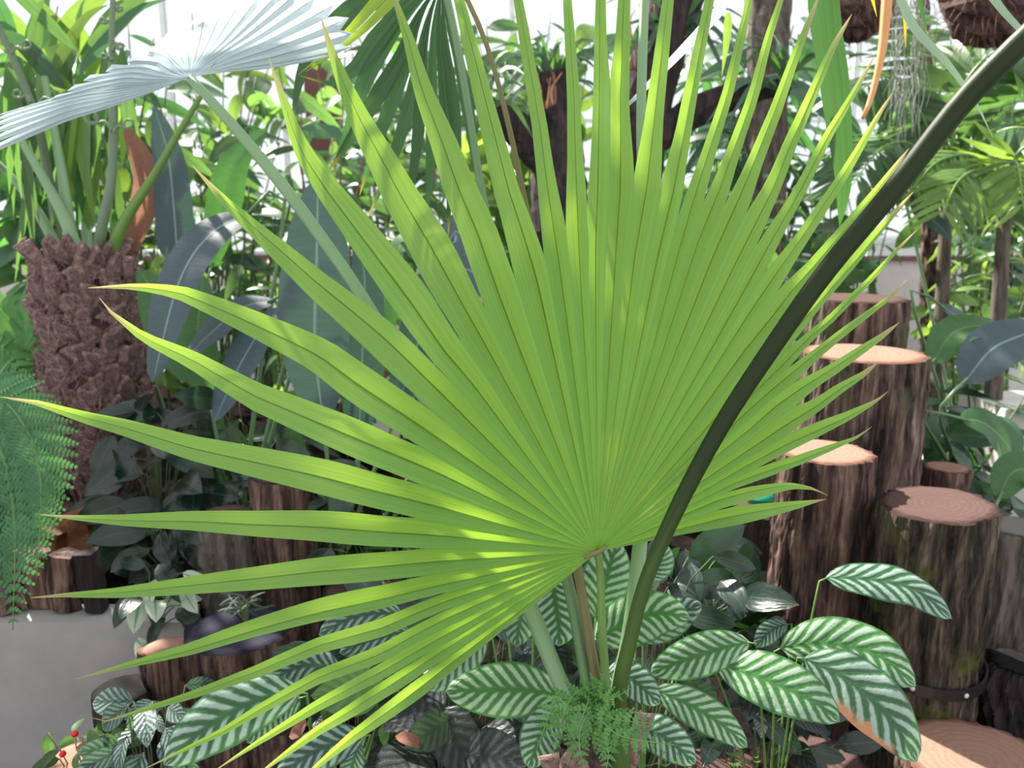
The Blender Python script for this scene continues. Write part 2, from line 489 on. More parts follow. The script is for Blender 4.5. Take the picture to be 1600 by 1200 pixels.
M['bark_dark'] = roughmat('bark_dark', [(0.33, (0.012, 0.009, 0.01)), (0.5, (0.035, 0.026, 0.028)), (0.7, (0.09, 0.06, 0.055))], (22, 22, 3))
M['cut_tan'] = cutmat('cut_tan', (0.36, 0.22, 0.17), (0.24, 0.125, 0.09))
M['cut_brown'] = cutmat('cut_brown', (0.12, 0.075, 0.068), (0.075, 0.042, 0.038))
M['cut_grey'] = cutmat('cut_grey', (0.20, 0.19, 0.16), (0.12, 0.11, 0.10))
M['cut_blue'] = cutmat('cut_blue', (0.045, 0.042, 0.065), (0.026, 0.023, 0.038))
M['cut_black'] = cutmat('cut_black', (0.015, 0.014, 0.015), (0.008, 0.007, 0.008))
M['wood_raw'] = roughmat('split_wood', [(0.3, (0.05, 0.022, 0.014)), (0.5, (0.17, 0.075, 0.04)), (0.7, (0.32, 0.15, 0.08))], (7, 7, 22))
M['scale'] = roughmat('palm_fibre', [(0.3, (0.05, 0.032, 0.033)), (0.46, (0.17, 0.105, 0.10)), (0.58, (0.31, 0.20, 0.185)), (0.72, (0.5, 0.37, 0.34))], (5, 5, 2.5), bump=0.6, dist=0.025)
M['scale_core'] = roughmat('palm_fibre_core', [(0.3, (0.02, 0.013, 0.014)), (0.5, (0.08, 0.046, 0.044)), (0.7, (0.17, 0.10, 0.09))], (40, 40, 14), bump=0.9)
M['soil'] = roughmat('soil', [(0.3, (0.006, 0.005, 0.005)), (0.5, (0.013, 0.010, 0.010)), (0.7, (0.03, 0.022, 0.02))], (9, 9, 9), bump=0.8, dist=0.03, spec=0.0)
M['concrete'] = roughmat('concrete', [(0.3, (0.36, 0.335, 0.335)), (0.5, (0.43, 0.405, 0.40)), (0.7, (0.49, 0.465, 0.455))], (3, 3, 3), bump=0.15, dist=0.004)
M['gravel'] = roughmat('pale_gravel', [(0.3, (0.36, 0.35, 0.33)), (0.5, (0.48, 0.465, 0.44)), (0.7, (0.58, 0.56, 0.53))], (5, 5, 5), bump=0.2)
M['plaster'] = roughmat('pale_plaster', [(0.3, (0.56, 0.52, 0.48)), (0.5, (0.64, 0.6, 0.56)), (0.7, (0.7, 0.67, 0.63))], (2, 2, 2), bump=0.05)
M['brown_paint'] = plainmat('brown_paint', (0.16, 0.065, 0.06), 0.5)
M['white_paint'] = plainmat('white_paint', (0.72, 0.73, 0.73), 0.5, 0.05)
M['rubber'] = plainmat('black_rubber', (0.018, 0.018, 0.02), 0.35, 0.2, 20, 0.5)
M['rivet'] = plainmat('pale_rivet', (0.7, 0.7, 0.72), 0.3)
M['green_plastic'] = plainmat('green_plastic', (0.01, 0.24, 0.16), 0.35)
M['berry'] = plainmat('red_berry', (0.7, 0.02, 0.015), 0.25)
M['glass'] = glassmat('greenhouse_glass')
M['hair_moss'] = plainmat('grey_hanging_moss', (0.30, 0.31, 0.28), 0.9)

# ------------------------------------------------------------------ shared leaf shapes (unit length along +Y, upper face +Z)
LM = {}


def unit_leaf(key, prof, w, droop, mat, fold=0.25, arch=0.1, n=8, ncol=4, side=0.0):
    t = np.linspace(0, 1, n)
    ang = -droop * t
    st = 1.0 / (n - 1)
    y = np.concatenate([[0], np.cumsum(np.cos(ang[:-1]) * st)]); z = np.concatenate([[0], np.cumsum(np.sin(ang[:-1]) * st)])
    P = np.stack([side * t * t, y, z], 1)
    hw = np.maximum(w / 2 * PROF[prof](t), 0.004)
    V, F, U = ribbon(P, hw, (0, 0, 1), fold, arch, ncol)
    LM[key] = mesh_of(key, V, F, U, True, M[mat])


for mk in ('bgleaf', 'bgleaf_b', 'bgleaf_y', 'glossy', 'white_leaf', 'dark_round', 'silver_vein'):
    unit_leaf('lance_' + mk, 'lance', 0.20, 0.9, mk)
    unit_leaf('oval_' + mk, 'oval', 0.46, 0.7, mk)
    unit_leaf('strap_' + mk, 'strap', 0.085, 1.1, mk)
unit_leaf('leaflet', 'lance', 0.13, 0.6, 'bgleaf', n=6, ncol=2)
unit_leaf('leaflet_y', 'lance', 0.13, 0.6, 'bgleaf_y', n=6, ncol=2)
unit_leaf('pinnule', 'strap', 0.26, 0.5, 'pinna', n=4, ncol=2)
unit_leaf('pinnule_b', 'strap', 0.36, 0.4, 'pinna_b', n=4, ncol=2)

RS = random.Random(11)
CAMN = np.array([0, -0.8, 0.6])

#@@STRUCTURE
# ------------------------------------------------------------------ the setting
def soil_mesh(x0, x1, y0, y1, z, nx, ny, amp, seed, dip=0.0):
    rs = np.random.RandomState(seed)
    k = rs.uniform(1, 9, (10, 2)); ph = rs.uniform(0, 6.28, 10)
    V, F = [], []
    for j in range(ny + 1):
        for i in range(nx + 1):
            x = x0 + (x1 - x0) * i / nx; y = y0 + (y1 - y0) * j / ny
            k_ = min(1.0, max(0.0, (-0.78 - x) / 0.1)) * dip if y < 2.43 else 0.0
            V.append((x, y, z - k_ + amp * sum(math.sin(k[q][0] * x + k[q][1] * y + ph[q]) for q in range(10)) / 4))
    for j in range(ny):
        for i in range(nx):
            a = j * (nx + 1) + i
            F.append((a, a + 1, a + nx + 2, a + nx + 1))
    return V, F


V, F = soil_mesh(-4.5, 4.5, -0.5, 5.6, 0.0, 110, 80, 0.012, 3, dip=0.2)
struct('floor', V, F, M['soil'], 'dark bed soil under the palms and log stumps', smooth=True)
struct('floor_path', *box(-9, 9, 4.5, 14, -0.25, -0.04), M['gravel'], 'pale gravel floor behind the planting bed')
struct('floor_walkway', *box(-9, 9, -5, 4.5, -0.5, -0.3), M['gravel'], 'pale gravel walkway around the planting bed')
# left raised bed: concrete wall and its soil
wl = struct('wall_left', *box(-4.5, -1.03, 2.32, 2.44, -0.3, 0.335), M['concrete'], 'low grey concrete retaining wall under the fern')
V, F = soil_mesh(-4.5, -0.95, 2.43, 5.4, 0.31, 40, 36, 0.015, 8)
struct('floor_raised_bed', V, F, M['soil'], 'dark raised soil behind the low concrete wall', smooth=True)
struct('wall_bed_side', *box(-1.03, -0.97, 2.44, 5.4, -0.04, 0.30), M['soil'], 'dark earth faced side wall of the raised bed')  # upright side wall of the raised bed, given the soil material
# greenhouse back and sides
struct('wall_back', *box(-9, 9, 11.0, 11.25, -0.05, 0.95), M['plaster'], 'pale plastered low wall of the greenhouse')
struct('trim_1', *box(-9, 9, 10.95, 11.3, 0.95, 1.03), M['brown_paint'], 'brown painted rail on the greenhouse wall')
struct('wall_right', *box(8.8, 9, -4, 11, -0.05, 0.95), M['plaster'], 'pale plastered side wall of the greenhouse')
struct('wall_far_left', *box(-9, -8.8, -4, 11, -0.05, 0.95), M['plaster'], 'pale plastered left side wall of the greenhouse')
wi = thing('window_1', 'tall greenhouse glazing with pale bars behind the plants', None, (0, 11.1, 1.03), kind='structure')
for i in range(13):
    x = -9 + 1.5 * i
    part('mullion', *box(x - 0.03, x + 0.03, 11.08, 11.18, 1.03, 6.2), M['white_paint'], wi, smooth=False)
for z in (1.03, 2.75, 4.5):
    part('glazing_bar', *box(-9, 9, 11.09, 11.17, z, z + 0.05), M['white_paint'], wi, smooth=False)
for i in range(12):
    for z in (1.08, 2.80, 4.55):
        x = -9 + 1.5 * i
        part('pane', *box(x + 0.03, x + 1.47, 11.12, 11.13, z, z + 1.67), M['glass'], wi, smooth=False)
# brown painted post and pale benches beyond the bed
p0 = W(507, 180, 8.0)
t = thing('steel_post', 'brown painted square post behind the lance leaved shrub', 'post', (p0[0], p0[1], -0.04))
part('shaft', *box(p0[0] - 0.16, p0[0] + 0.16, p0[1] - 0.12, p0[1] + 0.12, -0.04, 3.35), M['brown_paint'], t, smooth=False)
part('base_plate', *box(p0[0] - 0.24, p0[0] + 0.24, p0[1] - 0.2, p0[1] + 0.2, -0.04, 0.0), M['brown_paint'], t, smooth=False)


def bench(x, y, w, dpt, h, label, legmat):
    t = thing('potting_bench', label, 'bench', (x, y, -0.04), 'pale benches beyond the bed')
    part('bench_top', *box(x - w / 2, x + w / 2, y - dpt / 2, y + dpt / 2, h - 0.06, h), M['white_paint'], t, smooth=False)
    part('apron', *box(x - w / 2 + 0.03, x + w / 2 - 0.03, y - dpt / 2 + 0.03, y + dpt / 2 - 0.03, h - 0.2, h - 0.06), M[legmat], t, smooth=False)
    for sx in (-1, 1):
        for sy in (-1, 1):
            cx, cy = x + sx * (w / 2 - 0.1), y + sy * (dpt / 2 - 0.1)
            part('leg', *box(cx - 0.035, cx + 0.035, cy - 0.035, cy + 0.035, -0.04, h - 0.2), M[legmat], t, smooth=False)


b0 = W(690, 250, 9.0)
bench(b0[0], b0[1], 2.0, 0.9, b0[2], 'pale bench with brown apron behind the hanging dark fan', 'brown_paint')
b0 = W(270, 590, 7.2)
bench(b0[0], b0[1], 1.6, 0.8, b0[2] + 0.1, 'low pale bench with brown apron behind the dark paddle leaves', 'brown_paint')
b0 = W(1400, 370, 9.5)
bench(b0[0], b0[1], 2.4, 0.9, b0[2], 'pale bench beyond the tall log stumps', 'white_paint')

#@@STUMPS
# ------------------------------------------------------------------ log stumps
def stump(cx, top, w, d, label, bark='bark_brown', cut='cut_brown', flare=1.08, lean=0.0, ground=0.0, tilt=0.0, rough=1.0, name='log_stump', seed=None):
    c = W(cx, top, d)
    r = px(w, d) / 2
    z1 = c[2]; z0 = ground - 0.01
    seed = seed or int(cx * 3 + top)
    rs = np.random.RandomState(seed)
    nt_, nz = 110, 34
    th = np.linspace(0, 2 * math.pi, nt_, endpoint=False)
    base = sum(rs.uniform(0.2, 1) * np.cos(k * th + rs.uniform(0, 6.28)) / k for k in (2, 3, 5)) * 0.045
    g = thing(name, label, 'stump', (c[0], c[1], ground), 'cut log stumps edging the beds')
    V, U = [], []
    h = z1 - z0
    f1 = rs.uniform(0, 6.28, 8)
    tt = np.linspace(0, 1, nz + 1)
    relief = np.zeros((nz + 1, nt_))
    circ = 2 * math.pi * r
    for amp, cell, stretch in ((1.0, 0.035, 5.0), (0.6, 0.017, 4.0), (0.35, 0.009, 4.0)):
        gx = max(5, int(circ / cell)); gz = max(2, int(h / (cell * stretch)))
        G = rs.uniform(0, 1, (gz + 2, gx))
        zi = tt * gz; z_0 = np.minimum(zi.astype(int), gz); zf = (zi - z_0)[:, None]
        xi = (th / (2 * math.pi) * gx)[None, :] + 0.5 * np.sin(tt * 9 + f1[7])[:, None]
        x_0 = np.floor(xi).astype(int); xf = xi - x_0; x_0 %= gx; x_1 = (x_0 + 1) % gx
        xf = xf * xf * (3 - 2 * xf)
        a_ = G[z_0[:, None], x_0] * (1 - xf) + G[z_0[:, None], x_1] * xf
        b_ = G[z_0[:, None] + 1, x_0] * (1 - xf) + G[z_0[:, None] + 1, x_1] * xf
        n_v = a_ * (1 - zf) + b_ * zf
        relief += amp * (1 - np.abs(2 * n_v - 1) * 1.6)
    relief = (relief - relief.mean()) / 2
    for j in range(nz + 1):
        t = j / nz; z = z0 + h * t
        rr = r * (flare + (1 - flare) * t) * (1 + base) + 0.017 * rough * relief[j]
        zz = z + (tilt * r * np.cos(th + f1[6]) + 0.012 * r * relief[j]) * t ** 3
        for k in range(nt_):
            V.append((c[0] + rr[k] * math.cos(th[k]) + lean * h * (t - 1), c[1] + rr[k] * math.sin(th[k]), zz[k]))
            U.append((k / nt_, t))
    F = []
    for j in range(nz):
        for k in range(nt_):
            F.append((j * nt_ + k, j * nt_ + (k + 1) % nt_, (j + 1) * nt_ + (k + 1) % nt_, (j + 1) * nt_ + k))
    part('bark', V, F, M[bark], g, U, smooth=False)
    top_ring = np.array(V[-nt_:])
    cen = top_ring.mean(0)
    V2, U2, F2 = [], [], []
    for q, s_ in enumerate((0.995, 0.9, 0.6, 0.3)):
        for k in range(nt_):
            p = cen + (top_ring[k] - cen) * s_
            if q: 
                lv = cen + np.array([r * (1 + base[k]) * s_ * math.cos(th[k]), r * (1 + base[k]) * s_ * math.sin(th[k]), 0])
                lv[2] = cen[2] + tilt * r * math.cos(th[k] + f1[6]) * s_ + 0.004
                p = lv
            V2.append(p); U2.append((s_ * math.cos(th[k]), s_ * math.sin(th[k])))
    V2.append(cen); U2.append((0, 0))
    for q in range(3):
        for k in range(nt_):
            F2.append((q * nt_ + k, q * nt_ + (k + 1) % nt_, (q + 1) * nt_ + (k + 1) % nt_, (q + 1) * nt_ + k))
    for k in range(nt_): F2.append((3 * nt_ + k, 3 * nt_ + (k + 1) % nt_, len(V2) - 1))
    part('cut_face', V2, F2, M[cut], g, U2)
    return g, c, r


stump(1340, 466, 150, 3.15, 'tallest brown log stump, behind all the other stumps', 'bark_brown', 'cut_brown', 1.16)
stump(1350, 552, 186, 2.78, 'broad tall log stump with orange rimmed cut in front of tallest stump', 'bark_brown', 'cut_tan', 1.07)
stump(1290, 706, 142, 2.38, 'log stump with bright tan sunlit cut beside the fan leaf tips', 'bark_red', 'cut_tan', 1.02)
gD, cD, rD = stump(1465, 788, 172, 2.22, 'mossy log stump wrapped by a black strap near its foot', 'bark_moss', 'cut_brown', 1.02, tilt=0.06)
stump(1480, 731, 64, 2.95, 'small slim log stump with pale top behind the mossy stump', 'bark_red', 'cut_tan', 1.0)
stump(1592, 824, 96, 2.4, 'grey topped log stump cut by the frame at the picture edge', 'bark_grey', 'cut_grey', 1.1)
stump(1192, 796, 88, 2.75, 'dark reddish log stump half hidden under the fan leaf', 'bark_dark', 'cut_brown', 1.04)
stump(1530, 1188, 225, 2.02, 'wide low log with reddish cut at the foot of mossy stump', 'bark_red', 'cut_tan', 1.0, ground=0.0)
stump(1130, 1186, 104, 2.04, 'low rough red log below the long striped leaves', 'bark_red', 'cut_brown', 1.0, tilt=0.1)
stump(1285, 1190, 130, 2.12, 'low brown log under the burnt striped leaf', 'bark_dark', 'cut_brown', 1.0)
stump(1590, 1035, 84, 2.25, 'dark shredded stump tied by black band at picture edge', 'bark_dark', 'cut_black', 1.0, rough=2)
stump(440, 742, 94, 2.72, 'tallest brown log stump in the left bed by the dark leaves', 'bark_red', 'cut_brown', 1.02)
stump(352, 805, 90, 2.66, 'grey barked log stump left of the tallest left stump', 'bark_grey', 'cut_brown', 1.05)
stump(372, 984, 160, 2.26, 'stout log stump with blue-black top under the lower leaf blades', 'bark_red', 'cut_blue', 1.02)
stump(262, 1012, 82, 2.22, 'reddish log stump with tan cut below the variegated leaves', 'bark_red', 'cut_tan', 1.0, tilt=0.12, ground=-0.2)
stump(192, 1078, 88, 2.16, 'short black stump with hollow top in front of concrete wall', 'bark_dark', 'cut_black', 1.0, rough=0.3, ground=-0.2)
stump(118, 1196, 126, 2.0, 'low round log with tan cut beside the red berries', 'bark_red', 'cut_tan', 1.0, ground=-0.2)
stump(420, 1125, 104, 2.12, 'low red log behind the lowest fan leaf blades', 'bark_red', 'cut_brown', 1.0)
stump(480, 768, 26, 2.82, 'slender red post beside the tallest left stump', 'bark_red', 'cut_tan', 1.0, rough=0.5, name='log_post')
stump(560, 925, 110, 2.6, 'dark log stump hidden behind the fused fan leaf', 'bark_dark', 'cut_brown', 1.0)


# strap round the mossy stump
def ring_band(label, cx, cy, z0, z1, r, mat, rivets):
    g = thing('strap', label, 'strap', (cx, cy, z0))
    V, F = [], []
    n = 48
    for k in range(n):
        a = 2 * math.pi * k / n
        dz = 0.008 * math.sin(a * 2 + 1)
        for (rr, zz) in ((r, z0), (r + 0.006, z0), (r + 0.006, z1), (r, z1)):
            V.append((cx + rr * math.cos(a), cy + rr * math.sin(a), zz + dz))
    for k in range(n):
        for q in range(4):
            F.append((k * 4 + q, ((k + 1) % n) * 4 + q, ((k + 1) % n) * 4 + (q + 1) % 4, k * 4 + (q + 1) % 4))
    part('band', V, F, M[mat], g, smooth=False)
    for a in rivets:
        q = np.array([cx + (r + 0.006) * math.cos(a), cy + (r + 0.006) * math.sin(a), (z0 + z1) / 2 + 0.008 * math.sin(a * 2 + 1)])
        o = np.array([math.cos(a), math.sin(a), 0])
        V, F, U = tube([q - o * 0.002, q + o * 0.003, q + o * 0.004], [0.0065, 0.0065, 0.003], 10)
        part('rivet', V, F, M['rivet'], g)


zb = W(1465, 1096, 2.12)[2]
ring_band('black strap with pale rivets around the mossy log stump', cD[0], cD[1], zb - 0.016, zb + 0.016, rD * 1.09, 'rubber', [math.radians(a) for a in (218, 238, 285)])
# green plastic saucer edge behind the stump
g0 = W(1190, 782, 2.75)
V, F, U = tube([g0 + [0, 0, -0.004], g0 + [0, 0, 0.012], g0 + [0, 0, 0.02]], [0.05, 0.06, 0.062], 20)
o = part('plant_saucer', V, F, M['green_plastic'])
o['label'] = 'green plastic saucer on the dark reddish stump'; o['category'] = 'saucer'


# split wood chunks behind the low wall
def chunk(cx, cy, wpx, hpx, d, label, rot, mat='wood_raw', seed=1):
    c = W(cx, cy, d)
    rs = np.random.RandomState(seed)
    w, h, t = px(wpx, d) / 2, px(hpx, d) / 2, px(wpx, d) / 2.4
    z = max(c[2], 0.335 + h * 0.98)
    V = []
    n = 7
    for j in range(5):
        f = j / 4 * 2 - 1
        for k in range(n):
            a = 2 * math.pi * k / n
            q = 1 + rs.uniform(-0.22, 0.16)
            x, y = w * q * math.cos(a), t * q * math.sin(a)
            zz = f * h + rs.uniform(-0.06, 0.06) * h
            V.append((x * math.cos(rot) - zz * math.sin(rot), y, x * math.sin(rot) + zz * math.cos(rot)))
    V = np.array(V)
    V[:, 2] -= V[:, 2].min()
    V = V + [c[0], c[1], z - h]
    F = [tuple(range(n - 1, -1, -1)), tuple(4 * n + k for k in range(n))]
    for j in range(4):
        for k in range(n):
            F.append((j * n + k, j * n + (k + 1) % n, (j + 1) * n + (k + 1) % n, (j + 1) * n + k))
    o = part('wood_chunk', V, F, M[mat], smooth=False)
    o['label'] = label; o['category'] = 'firewood'; o['group'] = 'split wood pieces along the low wall'


chunk(140, 895, 66, 92, 2.9, 'large upright split wood chunk with pale face by palm foot', 0.12, seed=2)
chunk(84, 905, 44, 78, 2.86, 'orange split wood chunk leaning between fern and large chunk', -0.25, seed=3)
chunk(18, 985, 50, 96, 2.62, 'tall dark wood chunk under the fern tip', 0.05, 'bark_red', 4)
chunk(70, 985, 52, 84, 2.66, 'blocky brown wood chunk above the concrete wall', 0.1, 'bark_red', 5)
chunk(112, 990, 46, 90, 2.63, 'dark wood chunk second from the variegated plant', -0.1, 'bark_red', 6)
chunk(153, 985, 42, 96, 2.62, 'narrow dark wood chunk closest to the variegated plant', 0.08, 'bark_dark', 7)
chunk(-30, 985, 50, 90, 2.62, 'dark wood chunk leaving the frame beside the fern', 0.02, 'bark_red', 9)

#@@PALMTRUNK
# ------------------------------------------------------------------ stout palm with scaly trunk (left)
tc_ = W(133, 402, 3.3); tr_ = px(166, 3.3) / 2
pal = thing('stout_palm', 'stout palm with scaly purple-brown fibrous trunk behind the green fern', 'palm', (tc_[0], tc_[1], 0.31))
zb0, zt0 = 0.29, tc_[2]
prof_r = lambda t: tr_ * np.interp(t, [0, .12, .3, .55, .8, 0.94, 1.0], [0.55, 0.62, 0.92, 1.0, 0.97, 0.92, 0.72])
V, F = [], []
rs = np.random.RandomState(5)
n_, m_ = 48, 50
for j in range(m_ + 1):
    t = j / m_
    for k in range(n_):
        a = 2 * math.pi * k / n_
        r = prof_r(t) * (0.93 + 0.03 * rs.normal())
        V.append((tc_[0] + r * math.cos(a), tc_[1] + r * math.sin(a), zb0 + (zt0 - zb0) * t))
for j in range(m_):
    for k in range(n_):
        F.append((j * n_ + k, j * n_ + (k + 1) % n_, (j + 1) * n_ + (k + 1) % n_, (j + 1) * n_ + k))
F.append(tuple(m_ * n_ + k for k in range(n_)))
trunk = part('trunk', V, F, M['scale_core'], pal, smooth=True)
# leaf-base scales: thick curved wedges (shared mesh, each its own piece)
SV, SF = [], []
for j in range(4):
    t = j / 3
    for k in range(5):
        u = k / 4 * 2 - 1
        wv = (1 - 0.75 * t ** 1.5)
        SV.append((u * 0.5 * wv, t * 1.0 - 0.12 * u * u, 0.26 * (1 - 0.5 * u * u) * (0.2 + t * 0.95) * (1 if t < 1 else 0.9)))
for j in range(3):
    for k in range(4):
        SF.append((j * 5 + k, j * 5 + k + 1, (j + 1) * 5 + k + 1, (j + 1) * 5 + k))
nb = len(SV)
SV += [(x, y, -0.12) for (x, y, z) in SV]
for j in range(3):
    for (k0,) in ((0,), (4,)):
        a_, b_ = j * 5 + k0, (j + 1) * 5 + k0
        SF.append((a_, b_, b_ + nb, a_ + nb) if k0 == 0 else (b_, a_, a_ + nb, b_ + nb))
for k in range(4): SF.append((15 + k, 16 + k, 16 + k + nb, 15 + k + nb))
scale_me = mesh_of('leaf_scale', SV, SF, None, True, M['scale'])
rows = 21
for j in range(rows):
    t = 0.12 + 0.86 * j / rows
    for k in range(14):
        a = 2 * math.pi * (k + 0.5 * (j % 2)) / 14 + RS.uniform(-0.1, 0.1)
        r = prof_r(t) * 0.92
        o_ = np.array([math.cos(a), math.sin(a), 0])
        p = np.array([tc_[0], tc_[1], zb0 + (zt0 - zb0) * t + RS.uniform(-.012, .012)]) + o_ * r
        d = np.array([0, 0, 1.0]) + o_ * RS.uniform(-0.05, 0.25) + np.array([-o_[1], o_[0], 0]) * RS.uniform(-1.1, 1.1)
        inst('leaf_scale', scale_me, trunk, frame_matrix(p, d, o_ + np.array([RS.uniform(-.3, .3), 0, RS.uniform(-.3, .3)]), 0.098 * RS.uniform(0.7, 1.15), RS.uniform(0.9, 1.35)))
for k in range(22):
    a = 2 * math.pi * k / 22 + RS.uniform(-.1, .1)
    o_ = np.array([math.cos(a), math.sin(a), 0])
    p = np.array([tc_[0], tc_[1], zt0 - RS.uniform(0.0, 0.05)]) + o_ * tr_ * RS.uniform(0.6, 0.85)
    inst('old_leaf_base', scale_me, trunk, frame_matrix(p, np.array([0, 0, 1.0]) + o_ * RS.uniform(0.1, 0.7), o_, RS.uniform(0.08, 0.14), 0.8))
# loose fibres matted over the trunk
V, F = [], []
rs = np.random.RandomState(15)
for i in range(900):
    a = rs.uniform(math.pi * 0.95, math.pi * 2.05); t = rs.uniform(0.05, 0.98)
    def on(a, t, lift): 
        r = prof_r(t) * (1.0 + lift)
        return np.array([tc_[0] + r * math.cos(a), tc_[1] + r * math.sin(a), zb0 + (zt0 - zb0) * t])
    da, dt = rs.normal(0, 0.16), rs.normal(0, 0.03)
    q = [on(a, t, 0.02), on(a + da * 0.5, t + dt * 0.6 + 0.01, 0.05 + rs.uniform(0, .05)), on(a + da, min(t + dt, 1), 0.03 + rs.uniform(0, 0.06))]
    v_, f_, u_ = tube(smooth_path(q, 6), [0.0028, 0.001], 4)
    F += [tuple(x + len(V) for x in ff) for ff in f_]; V += list(v_)
part('trunk_fibre', V, F, M['scale_core' if False else 'scale'], pal, kind='stuff')
# stalks and their leaves
for (ct, rp, mt) in [
    ([(132, 425, 3.2), (100, 340, 3.2), (60, 265, 3.2), (10, 180, 3.15)], (12, 8, 5), 'petiole_pale'),
    ([(120, 420, 3.25), (105, 330, 3.25), (95, 260, 3.3), (70, 120, 3.3)], (11, 8, 5), 'petiole_pale'),
    ([(105, 420, 3.3), (70, 350, 3.35), (30, 290, 3.4), (-30, 230, 3.45)], (10, 7, 5), 'petiole_pale'),
    ([(150, 410, 3.25), (160, 350, 3.2), (176, 260, 3.15), (174, 100, 3.1), (178, -60, 3.05)], (10, 7, 5, 4), 'stem_fuzzy'),
    ([(170, 405, 3.25), (195, 345, 3.2), (240, 275, 3.15), (275, 215, 3.1), (320, 140, 3.05)], (11, 7, 4), 'petiole'),
    ([(95, 420, 3.35), (80, 300, 3.4), (58, 190, 3.3), (20, 90, 3.2), (-25, 0, 3.1)], (8, 7, 5), 'stem_fuzzy'),
    ([(140, 410, 3.4), (135, 330, 3.5), (150, 200, 3.6), (200, 80, 3.7)], (9, 6, 4), 'petiole_pale'),
]:
    stalk('leaf_stalk', ct, rp, M[mt], pal, n=18)


def crozier(parent, x, y, d, dx, s):
    pts = []
    for q in range(26):
        f = q / 25
        ax = x + dx * f * 34 * s; ay = y - 12 * s * math.sin(f * 3.0) - 4 * math.sin(f * 9)
        if f > 0.6:
            g = (f - 0.6) / 0.4; an = g * 7.5; rad = 10 * s * (1 - 0.7 * g)
            ax = x + dx * (22 * s + rad * math.sin(an)); ay = y - 9 * s - rad * (1 - math.cos(an)) + 2
        pts.append(W(ax, ay, d))
    V, F, U = tube(pts, [px(2.8, d), px(1.6, d)], 6)
    part('curled_frond_tip', V, F, M['stem_fuzzy'], parent)


for (x, y, dx, s_) in [(175, 80, 1, 0.6), (175, 95, -1, 0.55), (174, 40, -1, 0.6), (175, 205, -1, 1.4), (177, 208, 1, 1.0), (176, 20, 1, 0.5), (60, 165, 1, 1.1), (18, 85, 1, 1.0), (48, 160, -1, 0.9)]:
    crozier(pal, x, y, 3.08, dx, s_)
# long narrow blades hanging from the crown
rs = random.Random(3)
for i in range(46):
    x0 = rs.uniform(-40, 200); y0 = rs.uniform(60, 220)
    L = rs.uniform(150, 260); dx = rs.uniform(-50, 40)
    d = rs.uniform(3.25, 3.75)
    leaf('leaf_blade', [(x0, y0, d), (x0 + dx * 0.3, y0 + L * 0.4, d - 0.05), (x0 + dx, y0 + L, d - 0.02)], rs.uniform(12, 26), M[rs.choice(['bgleaf', 'stripe', 'bgleaf_y', 'bgleaf'])], pal, 'lance', (rs.uniform(-.5, .5), -0.9, 0.2), n=10, ncol=2)
for i in range(20):
    x0 = rs.uniform(20, 170); a = rs.uniform(-1.2, 1.2); L = rs.uniform(120, 230)
    y0 = rs.uniform(60, 180); d = rs.uniform(3.3, 3.8)
    leaf('leaf_blade', [(x0, y0, d), (x0 + L * 0.6 * math.sin(a), y0 - L * 0.5, d), (x0 + L * math.sin(a), y0 - L * 0.62, d)], rs.uniform(18, 34), M[rs.choice(['bgleaf', 'bgleaf_b', 'bgleaf_y'])], pal, 'lance', (rs.uniform(-.5, .5), -0.9, 0.2), n=10, ncol=2)

#@@FANPALM
# ------------------------------------------------------------------ the big fan palm
palm_base = W(930, 1290, 1.42)
FP = thing('fan_palm', 'large fan palm with huge bright green pleated leaf filling the picture', 'palm', (palm_base[0], palm_base[1], 0.0))


